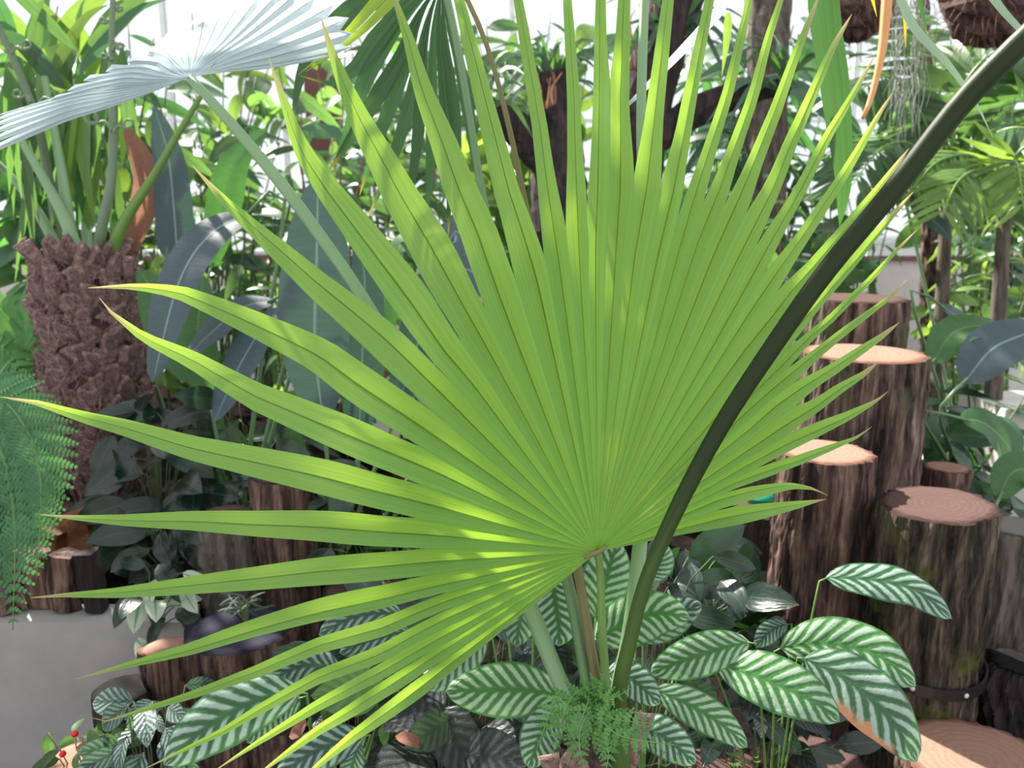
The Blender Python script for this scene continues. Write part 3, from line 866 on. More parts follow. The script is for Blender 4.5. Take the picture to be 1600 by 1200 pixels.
def fan(parent, hub, segs, sinus, depth, mats, pleat=0.75, rows=34, r0=5, taper=1.6, opening=0.33, wrap=-0.52):
    """segs: list of photo-traced midrib points (first -> tip); sinus: split radius after each segment; depth(r, angle) -> distance"""
    hx, hy = hub
    tabs = []
    prev = None
    for s in segs:
        P = np.array(s, float); r = np.hypot(P[:, 0] - hx, P[:, 1] - hy); a = np.arctan2(hy - P[:, 1], P[:, 0] - hx)
        a = np.where(a < math.pi * wrap, a + 2 * math.pi, a)
        o = np.argsort(r); tabs.append((r[o], a[o], r.max()))
    def ang(i, r): return np.interp(r, tabs[i][0], tabs[i][1])
    n = len(segs); objs = []
    for i in range(n):
        R = tabs[i][2]
        edges = []
        for sgn, j, k in ((1, i - 1, i - 1), (-1, i + 1, i)):
            if 0 <= j < n: rs_ = min(sinus[k], R * 0.93)
            else: rs_ = min(sinus[min(max(k, 0), len(sinus) - 1)], R * 0.9)
            edges.append((sgn, j, rs_))
        rr = np.unique(np.concatenate([np.linspace(r0, R, rows), [edges[0][2], edges[1][2]]]))
        halves = []
        for sgn, j, rs_ in edges:
            jj = j if 0 <= j < n else (i + 1 if j < 0 else i - 1)
            def half(r):
                h = 0.5 * abs(ang(i, r) - ang(jj, r)) * r
                return h
            ws = half(rs_)
            hv = []
            for r in rr:
                if r <= rs_: h = half(r)
                else:
                    t = (r - rs_) / max(R - rs_, 1e-6)
                    k_ = min(1.0, t / 0.25); k_ = k_ * k_ * (3 - 2 * k_)
                    op, tp = (opening[i], taper[i]) if isinstance(opening, list) else (opening, taper)
                    h = ws * (1 + op * k_) * ((1 - t ** tp) if tp > 1 else (1 - t) ** tp)
                hv.append(max(h, 0.35))
            halves.append((sgn, np.array(hv)))
        V, F, U = [], [], []
        for sgn, hv in halves:
            b0 = len(V)
            for q, r in enumerate(rr):
                a = float(ang(i, r)); D = depth(r, a)
                cx, cy = hx + r * math.cos(a), hy - r * math.sin(a)
                nx, ny = -math.sin(a), -math.cos(a)
                for c in range(3):
                    f = c / 2
                    off = hv[q] * f * sgn
                    fr_ = min(1.0, max(0.0, (r - edges[0 if sgn > 0 else 1][2]) / max(R * 0.2, 1)))
                    zd = D + px(hv[q] * pleat * (1 - 0.7 * fr_) * (1 - f), D)
                    V.append(W(cx + nx * off, cy + ny * off, zd)); U.append((0.5 + 0.5 * f * sgn, r / R))
            for q in range(len(rr) - 1):
                for c in range(2):
                    a_ = b0 + q * 3 + c
                    f_ = (a_, a_ + 1, a_ + 4, a_ + 3)
                    F.append(f_ if sgn < 0 else f_[::-1])
        objs.append(part('leaf_segment', V, F, M[mats[i] if isinstance(mats, list) else mats], parent, U))
    return objs


HUB = (934, 862)
SEG = [
    [(700, 1040), (650, 1079), (600, 1116), (550, 1152), (500, 1193), (455, 1235)],
    [(700, 1012), (600, 1077), (550, 1109), (500, 1139), (450, 1175), (388, 1222)],
    [(700, 990), (600, 1047), (500, 1100), (400, 1162), (330, 1208)],
    [(700, 965), (600, 1020), (500, 1057), (400, 1112), (350, 1142), (300, 1166), (222, 1203)],
    [(700, 938), (600, 980), (500, 1008), (400, 1050), (300, 1086), (250, 1101), (165, 1127), (137, 1120)],
    [(700, 912), (600, 936), (500, 957), (400, 984), (300, 1016), (200, 1040), (118, 1061)],
    [(700, 876), (600, 885), (500, 893), (400, 904), (250, 920), (175, 927), (100, 930), (47, 934)],
    [(700, 838), (600, 832), (500, 824), (400, 820), (300, 815), (200, 814), (125, 810), (62, 804)],
    [(700, 796), (600, 771), (500, 745), (400, 723), (300, 701), (200, 670), (130, 652), (60, 630), (0, 620)],
    [(700, 746), (600, 704), (500, 662), (400, 620), (300, 562), (225, 528), (170, 485), (155, 465)],
    [(700, 695), (640, 655), (557, 600), (500, 557), (400, 509), (350, 486), (280, 457), (215, 448), (137, 450)],
    [(720, 645), (690, 615), (600, 528), (500, 446), (400, 358), (350, 312), (300, 258)],
    [(740, 602), (695, 550), (643, 475), (587, 400), (512, 300), (482, 255), (462, 217), (447, 170), (420, 90)],
    [(770, 560), (715, 462), (673, 385), (621, 297), (600, 255), (564, 190), (541, 140), (517, 77), (500, 22)],
    [(800, 515), (772, 440), (745, 362), (717, 297), (692, 225), (659, 140), (638, 62), (617, 0), (602, -45)],
    [(840, 440), (822, 380), (795, 297), (757, 150), (719, 0), (688, -110)],
    [(875, 420), (864, 350), (856, 298), (844, 200), (827, 100), (810, 0), (786, -130)],
    [(905, 400), (901, 298), (897, 150), (887, 0), (878, -150)],
    [(930, 400), (934, 298), (936, 150), (937, 0), (941, -160)],
    [(962, 400), (969, 298), (969, 150), (975, 0), (984, -160)],
    [(992, 400), (1010, 298), (1026, 150), (1044, 0), (1062, -150)],
    [(1028, 400), (1053, 298), (1080, 150), (1110, 0), (1132, -130)],
    [(1060, 395), (1088, 298), (1136, 150), (1171, 0), (1190, -90)],
    [(1090, 380), (1124, 298), (1177, 150), (1200, 60), (1220, 0), (1236, -60)],
    [(1110, 410), (1160, 298), (1210, 175), (1237, 100), (1272, 12), (1282, -12)],
    [(1145, 420), (1207, 298), (1236, 225), (1269, 150), (1300, 77), (1331, 22)],
    [(1165, 450), (1200, 386), (1255, 290), (1292, 215), (1320, 170), (1350, 117), (1367, 87)],
    [(1170, 490), (1200, 446), (1250, 375), (1307, 290), (1335, 245), (1375, 175), (1395, 145)],
    [(1165, 545), (1200, 503), (1237, 455), (1275, 412), (1322, 357), (1371, 297), (1420, 232)],
    [(1170, 595), (1212, 550), (1250, 507), (1282, 470), (1335, 410), (1370, 367), (1400, 332), (1427, 300)],
    [(1180, 612), (1225, 568), (1262, 530), (1300, 497), (1325, 472), (1362, 435), (1400, 392), (1432, 360)],
    [(1170, 640), (1212, 603), (1250, 573), (1287, 542), (1325, 512), (1362, 485), (1395, 460), (1417, 437)],
    [(1170, 672), (1215, 632), (1275, 592), (1300, 577), (1337, 552), (1375, 527), (1405, 504)],
    [(1170, 703), (1225, 666), (1275, 636), (1310, 610), (1350, 585), (1372, 566)],
    [(1170, 726), (1225, 697), (1275, 675), (1325, 652), (1370, 627), (1387, 612)],
    [(1140, 758), (1200, 737), (1250, 720), (1300, 700), (1337, 685), (1362, 667)],
    [(1120, 782), (1200, 763), (1237, 758), (1270, 763), (1293, 774)],
    [(1050, 830), (1120, 812), (1200, 797), (1250, 788), (1290, 780)],
]
SIN = [297, 306, 257, 241, 243, 275, 267, 286, 294, 323, 340, 358, 389, 418, 442, 470, 509, 542, 735, 590, 578, 537, 571, 574, 575, 538, 507, 492, 469, 431, 413, 403, 380, 349, 282, 224, 197]


def hero_depth(r, a):
    q = r / 850.0
    return 1.37 + 0.13 * q ** 1.4 * max(math.sin(a), -0.2) + 0.07 * q * math.cos(a) + 0.05 * q ** 3


hero = sub('frond', FP)
hero['label'] = 'huge bright green sunlit fan leaf'
fan(hero, HUB, SEG, SIN, hero_depth, 'fan', opening=[0.25] * 6 + [0.18] * 6 + [0.28] * 2 + [0.1, -0.1] + [-0.22] * 18 + [0.1] * 4, taper=[1.6] * 14 + [1.3, 0.7] + [0.58] * 18 + [1.6] * 4)
stalk('petiole', [(934, 856, 1.385), (938, 900, 1.40), (941, 980, 1.41), (946, 1060, 1.415), (950, 1110, 1.42), (955, 1230, 1.44)], (6, 6.5, 7, 8, 10), M['petiole'], hero, n=20)
hp = [W(912, 872, 1.362), W(925, 866, 1.360), W(938, 861, 1.360), W(948, 852, 1.362)]
V, F, U = tube(smooth_path(hp, 10), [px(2, 1.36), px(5, 1.36), px(2, 1.36)], 8)
part('hastula', V, F, M['petiole_brown'], hero)

# the dark stalk crossing in front; its own leaf is overhead, beyond the picture
over = sub('frond', FP)
over['label'] = 'dark arching stalk and its leaf hanging in from above'
stalk('petiole', [(975, 1250, 1.36), (966, 1100, 1.34), (985, 1000, 1.32), (1010, 905, 1.30), (1060, 790, 1.28), (1130, 660, 1.25), (1205, 545, 1.22), (1290, 425, 1.18), (1400, 292, 1.12), (1500, 165, 1.06), (1600, 62, 1.0), (1720, -45, 0.96), (1800, -130, 0.95)], (17, 14, 12, 12, 14, 15, 16, 17, 18, 19, 20, 21), M['petiole_dark'], over, n=48, seg=10)

# silver leaf with sky glare put into its colour, top left
silver = sub('frond', FP)
silver['label'] = 'silvery blue fan leaf with painted sky glare seen almost edge-on'
SH = (297, 120)
tips = [(-70, 262), (-60, 240), (-50, 222), (-40, 207), (-30, 195), (-10, 182), (30, 170), (75, 158), (105, 142), (130, 126), (165, 112), (200, 97), (228, 80), (246, 62), (266, 46), (290, 44), (318, 34), (345, 20), (372, 8), (402, -2), (432, -8), (462, -10), (492, -4), (520, 8), (545, 28), (550, 52), (548, 74), (520, 86)]
ssegs = []
for (x, y) in tips:
    mx, my = SH[0] + (x - SH[0]) * 0.5, SH[1] + (y - SH[1]) * 0.5 - (10 if x < 240 else -4)
    ssegs.append([(SH[0] + (x - SH[0]) * 0.15, SH[1] + (y - SH[1]) * 0.15), (mx, my), (x, y)])
fan(silver, SH, ssegs, [min(math.hypot(t[0] - SH[0], t[1] - SH[1]) * 0.94, 280) for t in tips[:-1]], lambda r, a: 1.78 - 0.42 * max(0, math.sin(a)) * (r / 150.0) ** 0.8 - 0.05 * r / 300, 'fan_silver_glare', pleat=0.9, rows=16, r0=3, opening=0.0)
stalk('petiole', [(297, 122, 1.79), (350, 180, 1.78), (430, 275, 1.76), (500, 368, 1.73), (570, 470, 1.68), (690, 670, 1.6), (780, 850, 1.52), (830, 955, 1.47), (860, 1030, 1.45), (888, 1098, 1.43), (925, 1220, 1.43)], (7, 9, 10, 10, 10, 11, 12, 13, 13, 14), M['petiole_pale'], silver, n=40)

# dark leaf hanging at the top
darkf = sub('frond', FP)
darkf['label'] = 'dark green fan leaf hanging from above'
DH = (690, -30)
dsegs = [
    [(640, -20), (560, 10), (480, 90), (462, 150), (458, 205)],
    [(650, -10), (600, 40), (560, 100), (520, 130), (468, 118)],
    [(655, 0), (610, 60), (575, 120), (548, 200), (520, 262)],
    [(660, 10), (625, 85), (590, 145), (548, 215), (512, 270)],
    [(665, 10), (640, 90), (612, 160), (590, 220), (562, 305)],
    [(670, 20), (652, 100), (635, 180), (612, 250), (575, 340)],
    [(674, 20), (662, 110), (655, 200), (645, 280), (632, 345)],
    [(680, 25), (676, 110), (676, 200), (672, 280), (664, 350)],
    [(686, 25), (690, 110), (698, 190), (702, 280), (700, 372)],
    [(692, 25), (703, 110), (712, 180), (716, 240), (718, 300)],
    [(697, 20), (714, 80), (728, 150), (738, 220), (745, 290)],
]
fan(darkf, DH, dsegs, [90, 110, 130, 150, 160, 170, 170, 165, 150, 140], lambda r, a: 1.95 + 0.04 * r / 300, 'fan_dark', pleat=0.5, rows=18, r0=4, taper=2.2, wrap=-2)
stalk('petiole', [(690, -40, 1.93), (712, 60, 1.9), (735, 190, 1.85), (755, 310, 1.8), (800, 540, 1.68), (845, 760, 1.56), (885, 900, 1.49), (905, 1000, 1.46), (920, 1090, 1.44), (940, 1230, 1.44)], (6, 6, 6, 7, 8, 9, 9, 10), M['petiole_teal'], darkf, n=36)

# young yellow-green leaf pointing in from the top
young = sub('frond', FP)
young['label'] = 'yellow-green narrow young leaf lit by the sun'
for ct, w_ in (([(640, -60, 1.62), (590, 0, 1.64), (535, 60, 1.66), (467, 116, 1.7)], 20), ([(670, -60, 1.62), (610, 5, 1.64), (550, 62, 1.66), (478, 112, 1.7)], 18), ([(520, -60, 1.66), (450, 0, 1.66), (380, 55, 1.68), (330, 105, 1.7)], 9)):
    leaf('leaf_segment', ct, w_, M['fan_yellow'], young, 'blade', (0.2, -0.95, 0.2), fold=0.4, n=14, ncol=4)
stalk('petiole', [(655, -65, 1.62), (700, -50, 1.62), (770, 100, 1.62), (840, 420, 1.6), (890, 780, 1.5), (903, 890, 1.46), (920, 990, 1.445), (934, 1085, 1.43), (950, 1230, 1.44)], (4, 4, 5, 6, 7, 8, 10), M['petiole_brown'], young, n=36)

# blades that hang in from the leaf above (upper right)
for ct, w_, mt in (
    ([(1278, -60, 1.95), (1286, 30, 1.93), (1300, 130, 1.92), (1312, 230, 1.92), (1316, 300, 1.93), (1312, 355, 1.95)], 58, 'stripe'),
    ([(1395, -30, 1.6), (1425, 40, 1.6), (1475, 95, 1.6), (1510, 140, 1.61), (1530, 172, 1.62), (1551, 214, 1.63)], 20, 'grey_blade'),
    ([(1520, -50, 1.5), (1560, 10, 1.5), (1598, 52, 1.5), (1640, 100, 1.52)], 20, 'grey_blade'),
    ([(1355, -40, 1.9), (1362, -5, 1.9), (1370, 26, 1.9)], 12, 'yellow'),
    ([(1408, -40, 1.9), (1413, 20, 1.9), (1415, 75, 1.9)], 13, 'yellow'),
    ([(1425, -40, 1.95), (1438, 10, 1.95), (1450, 55, 1.95)], 16, 'fan_dark'),
    ([(1150, -30, 2.0), (1120, 20, 2.0), (1050, 95, 2.02), (985, 160, 2.05), (940, 200, 2.08)], 18, 'fan_silver_glare'),  # pale colour stands in for white glare on this blade
    ([(1138, 20, 2.1), (1134, 70, 2.1), (1128, 118, 2.1)], 16, 'bgleaf_y'),
):
    leaf('leaf_segment', ct, w_, M[mt], over, 'strap' if mt == 'stripe' else 'blade', (0.25, -0.95, 0.15), fold=0.35, n=16, ncol=4)
# two more stalks rising behind the big leaf
back = sub('frond', FP)
back['label'] = 'pale green stalk rising behind the big leaf'
stalk('petiole', [(945, 1230, 1.45), (962, 1100, 1.46), (985, 985, 1.47), (1000, 850, 1.5), (1020, 640, 1.6), (1010, 400, 1.7), (1002, 180, 1.8), (1010, -80, 1.9)], (14, 12, 10, 9, 8, 7), M['petiole_pale'], back, n=30)
# short fibrous trunk
V, F, U = tube([(palm_base[0] + 0.005 * math.sin(9 * z), palm_base[1] + 0.01, z) for z in np.linspace(-0.02, W(940, 1150, 1.42)[2], 16)], [0.075, 0.07, 0.06, 0.05], 20)
part('trunk', V, F, M['scale_core'], FP, U)
for i in range(26):
    a = i * 2.4; z = 0.25 + 0.5 * i / 26
    if z > W(940, 1150, 1.42)[2] - 0.03: continue
    o_ = np.array([math.cos(a), math.sin(a), 0])
    inst('leaf_base', scale_me, FP, frame_matrix(np.array([palm_base[0], palm_base[1] + 0.01, z]) + o_ * 0.052, np.array([0, 0, 1]) + 0.25 * o_, o_, 0.10, 0.8))
# peeling pale bark strip
leaf('bark_strip', [(975, 1205, 1.36), (976, 1170, 1.36), (978, 1120, 1.37)], 30, M['dead'], FP, 'strap', (0, -1, 0), n=8, ncol=4)

#@@CALATHEA
# ------------------------------------------------------------------ striped calatheas
def calathea(label, root, leaves):
    rx, ry, rd = root
    b = W(rx, ry, rd); b[2] = 0.0
    g = thing('striped_calathea', label, 'plant', b, 'striped calatheas around the palm foot')
    for L in leaves:
        ctrl, w_, mt = L[:3]
        kw = L[3] if len(L) > 3 else {}
        kw = dict(dict(fold=0.16, arch=0.24, n=22, ncol=10, wave=0.05, prof='cala'), **kw)
        lf = leaf('leaf', ctrl, w_, M[mt], g, **kw)
        p = W(*ctrl[0]); q = W(*ctrl[1])
        e = p - unit(q - p) * 0.012
        mid = np.array([e[0] * 0.55 + b[0] * 0.45, e[1] * 0.55 + b[1] * 0.45, e[2] * 0.66])
        V, F, U = tube(smooth_path([p + unit(q - p) * 0.006, e, mid, b + [RS.uniform(-.02, .02), RS.uniform(-.02, .02), 0]], 16), [0.0022, 0.0035], 6)
        part('leaf_stalk', V, F, M['petiole'], g)
    return g


calathea('bright striped calathea between mossy stump and palm stalks', (1215, 1180, 1.85), [
    ([(1120, 1036, 1.74), (1200, 1062, 1.68), (1270, 1095, 1.64), (1312, 1128, 1.62)], 88, 'cala_green'),
    ([(1219, 1012, 1.78), (1290, 1004, 1.74), (1370, 1022, 1.70), (1431, 1073, 1.66)], 86, 'cala_green'),
    ([(1256, 1028, 1.70), (1325, 1062, 1.66), (1390, 1122, 1.62), (1432, 1190, 1.60)], 100, 'cala_burnt'),
    ([(1290, 902, 1.92), (1360, 905, 1.90), (1430, 922, 1.88), (1488, 967, 1.86)], 66, 'cala', dict(nrm=(0, -0.6, 0.8))),
    ([(1172, 1003, 1.74), (1120, 1015, 1.74), (1060, 1035, 1.74), (1016, 1052, 1.74)], 66, 'cala_green'),
    ([(1230, 975, 1.98), (1205, 985, 1.98), (1180, 1010, 1.97)], 34, 'cala_grey'),
])
calathea('striped calathea behind and right of the palm stalks', (1010, 1150, 1.75), [
    ([(928, 1000, 1.66), (985, 970, 1.65), (1030, 958, 1.64), (1078, 966, 1.62)], 82, 'cala_green'),
    ([(1000, 1000, 1.80), (1050, 965, 1.79), (1096, 943, 1.78)], 58, 'cala_grey'),
    ([(945, 1052, 1.58), (985, 1060, 1.56), (1031, 1100, 1.54)], 56, 'cala'),
    ([(1020, 1076, 1.58), (1070, 1098, 1.56), (1125, 1130, 1.54), (1168, 1168, 1.52)], 58, 'cala_green'),
    ([(985, 1135, 1.52), (1035, 1150, 1.50), (1087, 1193, 1.48)], 62, 'cala'),
    ([(930, 965, 1.74), (945, 910, 1.75), (965, 845, 1.76)], 78, 'cala'),
    ([(1010, 905, 1.9), (1030, 880, 1.9), (1040, 850, 1.9)], 46, 'cala_grey'),
    ([(1060, 1060, 1.85), (1090, 1075, 1.85), (1120, 1090, 1.85)], 50, 'dark_round'),
])
calathea('striped calathea left of the palm stalks with one broad leaf', (830, 1150, 1.75), [
    ([(880, 1088, 1.60), (820, 1078, 1.60), (755, 1078, 1.60), (696, 1080, 1.60)], 84, 'cala_green'),
    ([(862, 898, 1.64), (868, 940, 1.62), (873, 975, 1.61), (873, 1010, 1.60)], 80, 'cala'),
    ([(830, 925, 1.76), (815, 960, 1.75), (806, 1010, 1.74)], 58, 'cala_grey'),
    ([(882, 1110, 1.58), (850, 1140, 1.57), (826, 1200, 1.56)], 66, 'cala'),
    ([(760, 990, 1.86), (720, 1025, 1.85), (668, 1078, 1.84)], 66, 'cala_grey'),
    ([(780, 930, 1.9), (740, 960, 1.9), (700, 1010, 1.9)], 60, 'cala_grey'),
])
calathea('grey striped calathea below the lower left leaf blades', (500, 1230, 1.8), [
    ([(470, 1082, 1.72), (400, 1095, 1.70), (325, 1135, 1.68), (255, 1195, 1.66)], 96, 'cala'),
    ([(532, 1048, 1.86), (475, 1040, 1.86), (412, 1068, 1.86)], 62, 'cala_grey'),
    ([(470, 1090, 1.80), (430, 1110, 1.78), (385, 1160, 1.77)], 60, 'cala'),
    ([(628, 958, 1.95), (560, 962, 1.95), (498, 992, 1.95)], 56, 'cala_grey'),
    ([(640, 985, 1.92), (580, 1000, 1.92), (530, 1020, 1.92)], 50, 'cala_grey'),
    ([(570, 1150, 1.72), (500, 1170, 1.70), (430, 1215, 1.69)], 66, 'cala_grey'),
    ([(560, 1160, 1.75), (552, 1190, 1.74), (540, 1230, 1.74)], 40, 'cala_grey'),
])

#@@UNDER
# ------------------------------------------------------------------ undergrowth
def clump(name, label, cat, root, n, box_, drange, lpx, key, seed, group=None, stalkmat='stem', up=0.5, wsc=1.0, ground=0.0):
    """low plant: leaves on stalks from one root; box_ = (x0, y0, x1, y1) in the photo"""
    rs = random.Random(seed)
    b = W(*root); b[2] = ground
    g = thing(name, label, cat, b, group)
    for i in range(n):
        d = rs.uniform(*drange)
        p = W(rs.uniform(box_[0], box_[2]), rs.uniform(box_[1], box_[3]), d)
        p[2] = max(p[2], ground + 0.03)
        out = p - b; out[2] = 0
        dr = unit(unit(out + 1e-6) * 0.7 + np.array([rs.uniform(-.8, .8), rs.uniform(-.9, .2), rs.uniform(-.45, .35)]))
        nr = unit(np.array([rs.uniform(-.4, .4), -0.5 - rs.random() * 0.5, up + rs.uniform(-.3, .4)]))
        L = px(rs.uniform(*lpx), d)
        k = key if isinstance(key, str) else rs.choice(key)
        inst('leaf', LM[k], g, frame_matrix(p, dr, nr, L, wsc * rs.uniform(0.85, 1.15)))
        mid = (p + b) / 2; mid[2] = p[2] * 0.75 + ground * .25
        V, F, U = tube(smooth_path([p, p - dr * L * 0.15, mid, b], 8), [0.0016, 0.003], 5)
        part('leaf_stalk', V, F, M[stalkmat], g)
    return g


UG = 'dark glossy undergrowth plants'
clump('undergrowth_plant', 'dark glossy oval leaved plant beside the scaly palm trunk', 'plant', (250, 800, 3.1), 34, (175, 640, 330, 800), (2.85, 3.3), (70, 110), 'oval_glossy', 1, UG, ground=0.31)
clump('undergrowth_plant', 'dark glossy leaved plant between paddle leaves and left stumps', 'plant', (400, 820, 3.2), 36, (310, 610, 500, 780), (2.95, 3.4), (70, 120), ['oval_glossy', 'oval_glossy', 'lance_glossy'], 2, UG)
clump('undergrowth_plant', 'dark low plant in the shade above the grey stump', 'plant', (270, 900, 2.85), 22, (180, 790, 310, 900), (2.62, 2.9), (60, 95), 'oval_glossy', 3, UG, ground=0.31)
clump('undergrowth_plant', 'dark leafy plant behind the fused part of the fan leaf', 'plant', (600, 900, 2.9), 30, (490, 700, 740, 900), (2.6, 3.2), (70, 120), ['oval_glossy', 'lance_glossy'], 4, UG)
clump('undergrowth_plant', 'dark broad leaved plant between palm stalks and dark reddish stump', 'plant', (1090, 1000, 2.4), 30, (1010, 840, 1160, 1000), (2.15, 2.6), (60, 105), 'oval_glossy', 5, UG)
clump('undergrowth_plant', 'dark oval leaved plant under the left end of the calathea', 'plant', (700, 1000, 2.3), 26, (560, 920, 840, 1060), (2.0, 2.4), (60, 90), 'oval_glossy', 6, UG)
clump('undergrowth_plant', 'dark low leaves at the foot of the central calathea', 'plant', (1180, 1130, 2.0), 22, (1080, 1080, 1330, 1180), (1.9, 2.1), (50, 85), ['oval_glossy', 'oval_dark_round'], 7, UG)
clump('undergrowth_plant', 'dark broad leaves filling the gap behind the palm stalks', 'plant', (1000, 1060, 2.15), 34, (930, 860, 1170, 1060), (1.95, 2.3), (60, 110), 'oval_glossy', 61, UG)
clump('undergrowth_plant', 'dark leaves in deep shade behind the broad calathea leaf', 'plant', (760, 1060, 2.1), 34, (620, 930, 880, 1080), (1.98, 2.3), (60, 100), ['oval_glossy', 'oval_dark_round'], 62, UG)
clump('undergrowth_plant', 'dark leaves low behind the rightmost striped leaves', 'plant', (1230, 1060, 2.1), 20, (1150, 960, 1300, 1100), (2.0, 2.15), (56, 90), 'oval_glossy', 63, UG)
clump('undergrowth_plant', 'dark leaves under the lowest left fan blades', 'plant', (560, 1150, 2.1), 22, (470, 1020, 640, 1150), (1.95, 2.15), (56, 90), ['oval_glossy', 'oval_dark_round'], 64, UG)
clump('round_leaf_plant', 'dark round leaved plant with grey ribs at the bottom centre', 'plant', (700, 1190, 1.95), 22, (600, 1050, 800, 1190), (1.8, 2.0), (85, 125), 'oval_dark_round', 8, wsc=1.5)
clump('silver_leaf_plant', 'silver veined plant beside the short black stump', 'plant', (235, 1190, 1.85), 16, (185, 1095, 290, 1190), (1.72, 1.9), (55, 85), 'oval_silver_vein', 9, wsc=1.15, ground=-0.2)
clump('silver_leaf_plant', 'small silver veined sprig in front of reddish stump', 'plant', (262, 1100, 2.05), 8, (235, 1068, 290, 1130), (1.98, 2.1), (36, 55), 'oval_silver_vein', 10, ground=-0.2)
clump('variegated_plant', 'white and green variegated plant above the low wall', 'plant', (240, 960, 2.5), 15, (190, 872, 290, 1010), (2.4, 2.5), (45, 72), ['oval_white_leaf', 'oval_white_leaf', 'oval_glossy'], 12, ground=0.31)
clump('grey_mat_plant', 'pale grey moss tuft on the stout left stump', 'plant', (385, 975, 2.3), 24, (350, 925, 400, 965), (2.28, 2.36), (26, 40), ['strap_silver_vein', 'strap_white_leaf'], 13, ground=0.45)
gb = clump('berry_plant', 'small green plant with red berries beside the low round log', 'plant', (130, 1190, 2.0), 22, (60, 1130, 190, 1195), (1.95, 2.1), (28, 46), 'oval_bgleaf', 14, ground=-0.2)
for (x, y) in ((117, 1147), (141, 1170), (98, 1178)):
    c = W(x, y, 1.95)
    V, F, U = tube([c + [0, 0, z] for z in (-.008, -.006, 0, .006, .008)], [0.002, .006, .0085, .006, .002], 12)
    part('berry', V, F, M['berry'], gb)

# fallen dead leaves lying on the low plants
for (x, y, d, dx, dy, lab) in ((618, 1150, 1.78, 44, 18, 'curled red-brown dead leaf among the dark round leaves'), (452, 1150, 1.72, 26, -26, 'small orange dead leaf beside the low red log')):
    p = W(x, y, d)
    o = leaf('dead_leaf', [(x, y, d), (x + dx * 0.5, y + dy * 0.3, d - 0.01), (x + dx, y + dy, d)], 20, M['dead'], None, 'oval', (0.1, -0.6, 0.8), fold=0.4, n=10, ncol=4, wave=0.08)
    o['label'] = lab; o['category'] = 'leaf'

#@@FERNS
# ------------------------------------------------------------------ ferns
def fern(label, root, fronds, key, ground=0.0, name='fern', npin=26, plpx=60, group=None, dense=1.0, mat='pinna'):
    b = W(*root); b[2] = ground
    g = thing(name, label, 'fern', b, group)
    rs = random.Random(int(root[0] + root[1]))
    for fi, (ctrl, pl) in enumerate(fronds):
        path = smooth_path([b] + [W(*c) for c in ctrl], 40)
        k_ = min(1.0, pl / 60)
        V, F, U = tube(path, [0.004 * k_, 0.003 * k_, 0.0012 * k_], 6)
        fr = part('frond', V, F, M['petiole'], g)
        T = np.gradient(path, axis=0)
        i0 = int(40 * 0.3)
        for k in range(npin):
            t = i0 + (39 - i0) * k / npin
            i = int(t); p = path[i] + (path[min(i + 1, 39)] - path[i]) * (t - i)
            tg = unit(T[i])
            sd = unit(np.cross(tg, [0.05, -0.9, 0.45])); nn = np.cross(sd, tg)
            Lp = px(pl, ctrl[-1][2]) * (0.35 + 0.65 * math.sin(math.pi * (0.25 + 0.75 * (1 - k / npin)) ** 1.0)) * min(1, (npin - k) / npin * 2.2 + 0.1)
            for s_ in (-1, 1):
                dr = unit(sd * s_ * 0.9 + tg * 0.42 + nn * rs.uniform(-0.12, 0.05) + np.array([0, 0, -0.22]))
                key_ = (key, round(Lp * 50))
                nm = pinna_mesh(key, max(4, int(Lp / 0.0075 * dense)))
                inst('pinna', nm, fr, frame_matrix(p, dr, nn, Lp))
    return g


_PC = {}


def pinna_mesh(mat, n):
    """one pinna, unit length along +Y, with a row of small leaflets on each side"""
    n = min(n, 26)
    if (mat, n) in _PC: return _PC[(mat, n)]
    V, F, U = [], [], []
    for k in range(n):
        t = (k + 0.5) / n
        L = 0.24 * (1 - t ** 1.6) + 0.03
        hw = 0.5 / n * 0.86
        z = -0.25 * t * t
        for s_ in (-1, 1):
            b0 = len(V)
            for (xx, yy) in ((0, -hw), (0, hw), (L * 0.6, hw * 1.0 + 0.2 * L), (L, 0.25 * L), (L * 0.6, -hw + 0.14 * L)):
                V.append((s_ * xx, t + yy * (0.97), z + 0.12 * xx)); U.append((0.5 + s_ * 0.4, t))
            f = [(b0, b0 + 4, b0 + 3, b0 + 2, b0 + 1)]
            F += f if s_ > 0 else [x[::-1] for x in f]
    me = mesh_of('pinna', V, F, U, False, M[mat])
    _PC[(mat, n)] = me
    return me


fern('lush green fern drooping over the wood chunks', (-60, 900, 2.5), [
    ([(-40, 640, 2.36), (20, 640, 2.28), (62, 740, 2.22), (58, 900, 2.18)], 74),
    ([(-50, 660, 2.34), (-5, 690, 2.26), (22, 810, 2.2), (20, 985, 2.16)], 84),
    ([(-70, 660, 2.38), (-35, 720, 2.28), (-15, 840, 2.2), (-20, 990, 2.14)], 84),
    ([(-80, 620, 2.42), (-40, 610, 2.38), (30, 620, 2.34), (80, 700, 2.3)], 60),
    ([(-80, 700, 2.3), (-60, 760, 2.2), (-55, 880, 2.15), (-50, 1000, 2.1)], 84),
], 'pinna', ground=0.31, npin=34, dense=0.75)
fern('feathery light green fern left of the scaly trunk', (-20, 760, 3.4), [
    ([(10, 600, 3.3), (30, 520, 3.25), (50, 500, 3.2), (62, 560, 3.18)], 80),
    ([(-20, 600, 3.4), (0, 480, 3.4), (20, 470, 3.35), (40, 500, 3.3)], 80),
    ([(-40, 640, 3.3), (-30, 560, 3.3), (0, 540, 3.25), (40, 590, 3.2)], 80),
], 'pinna_b', ground=0.31, npin=18)
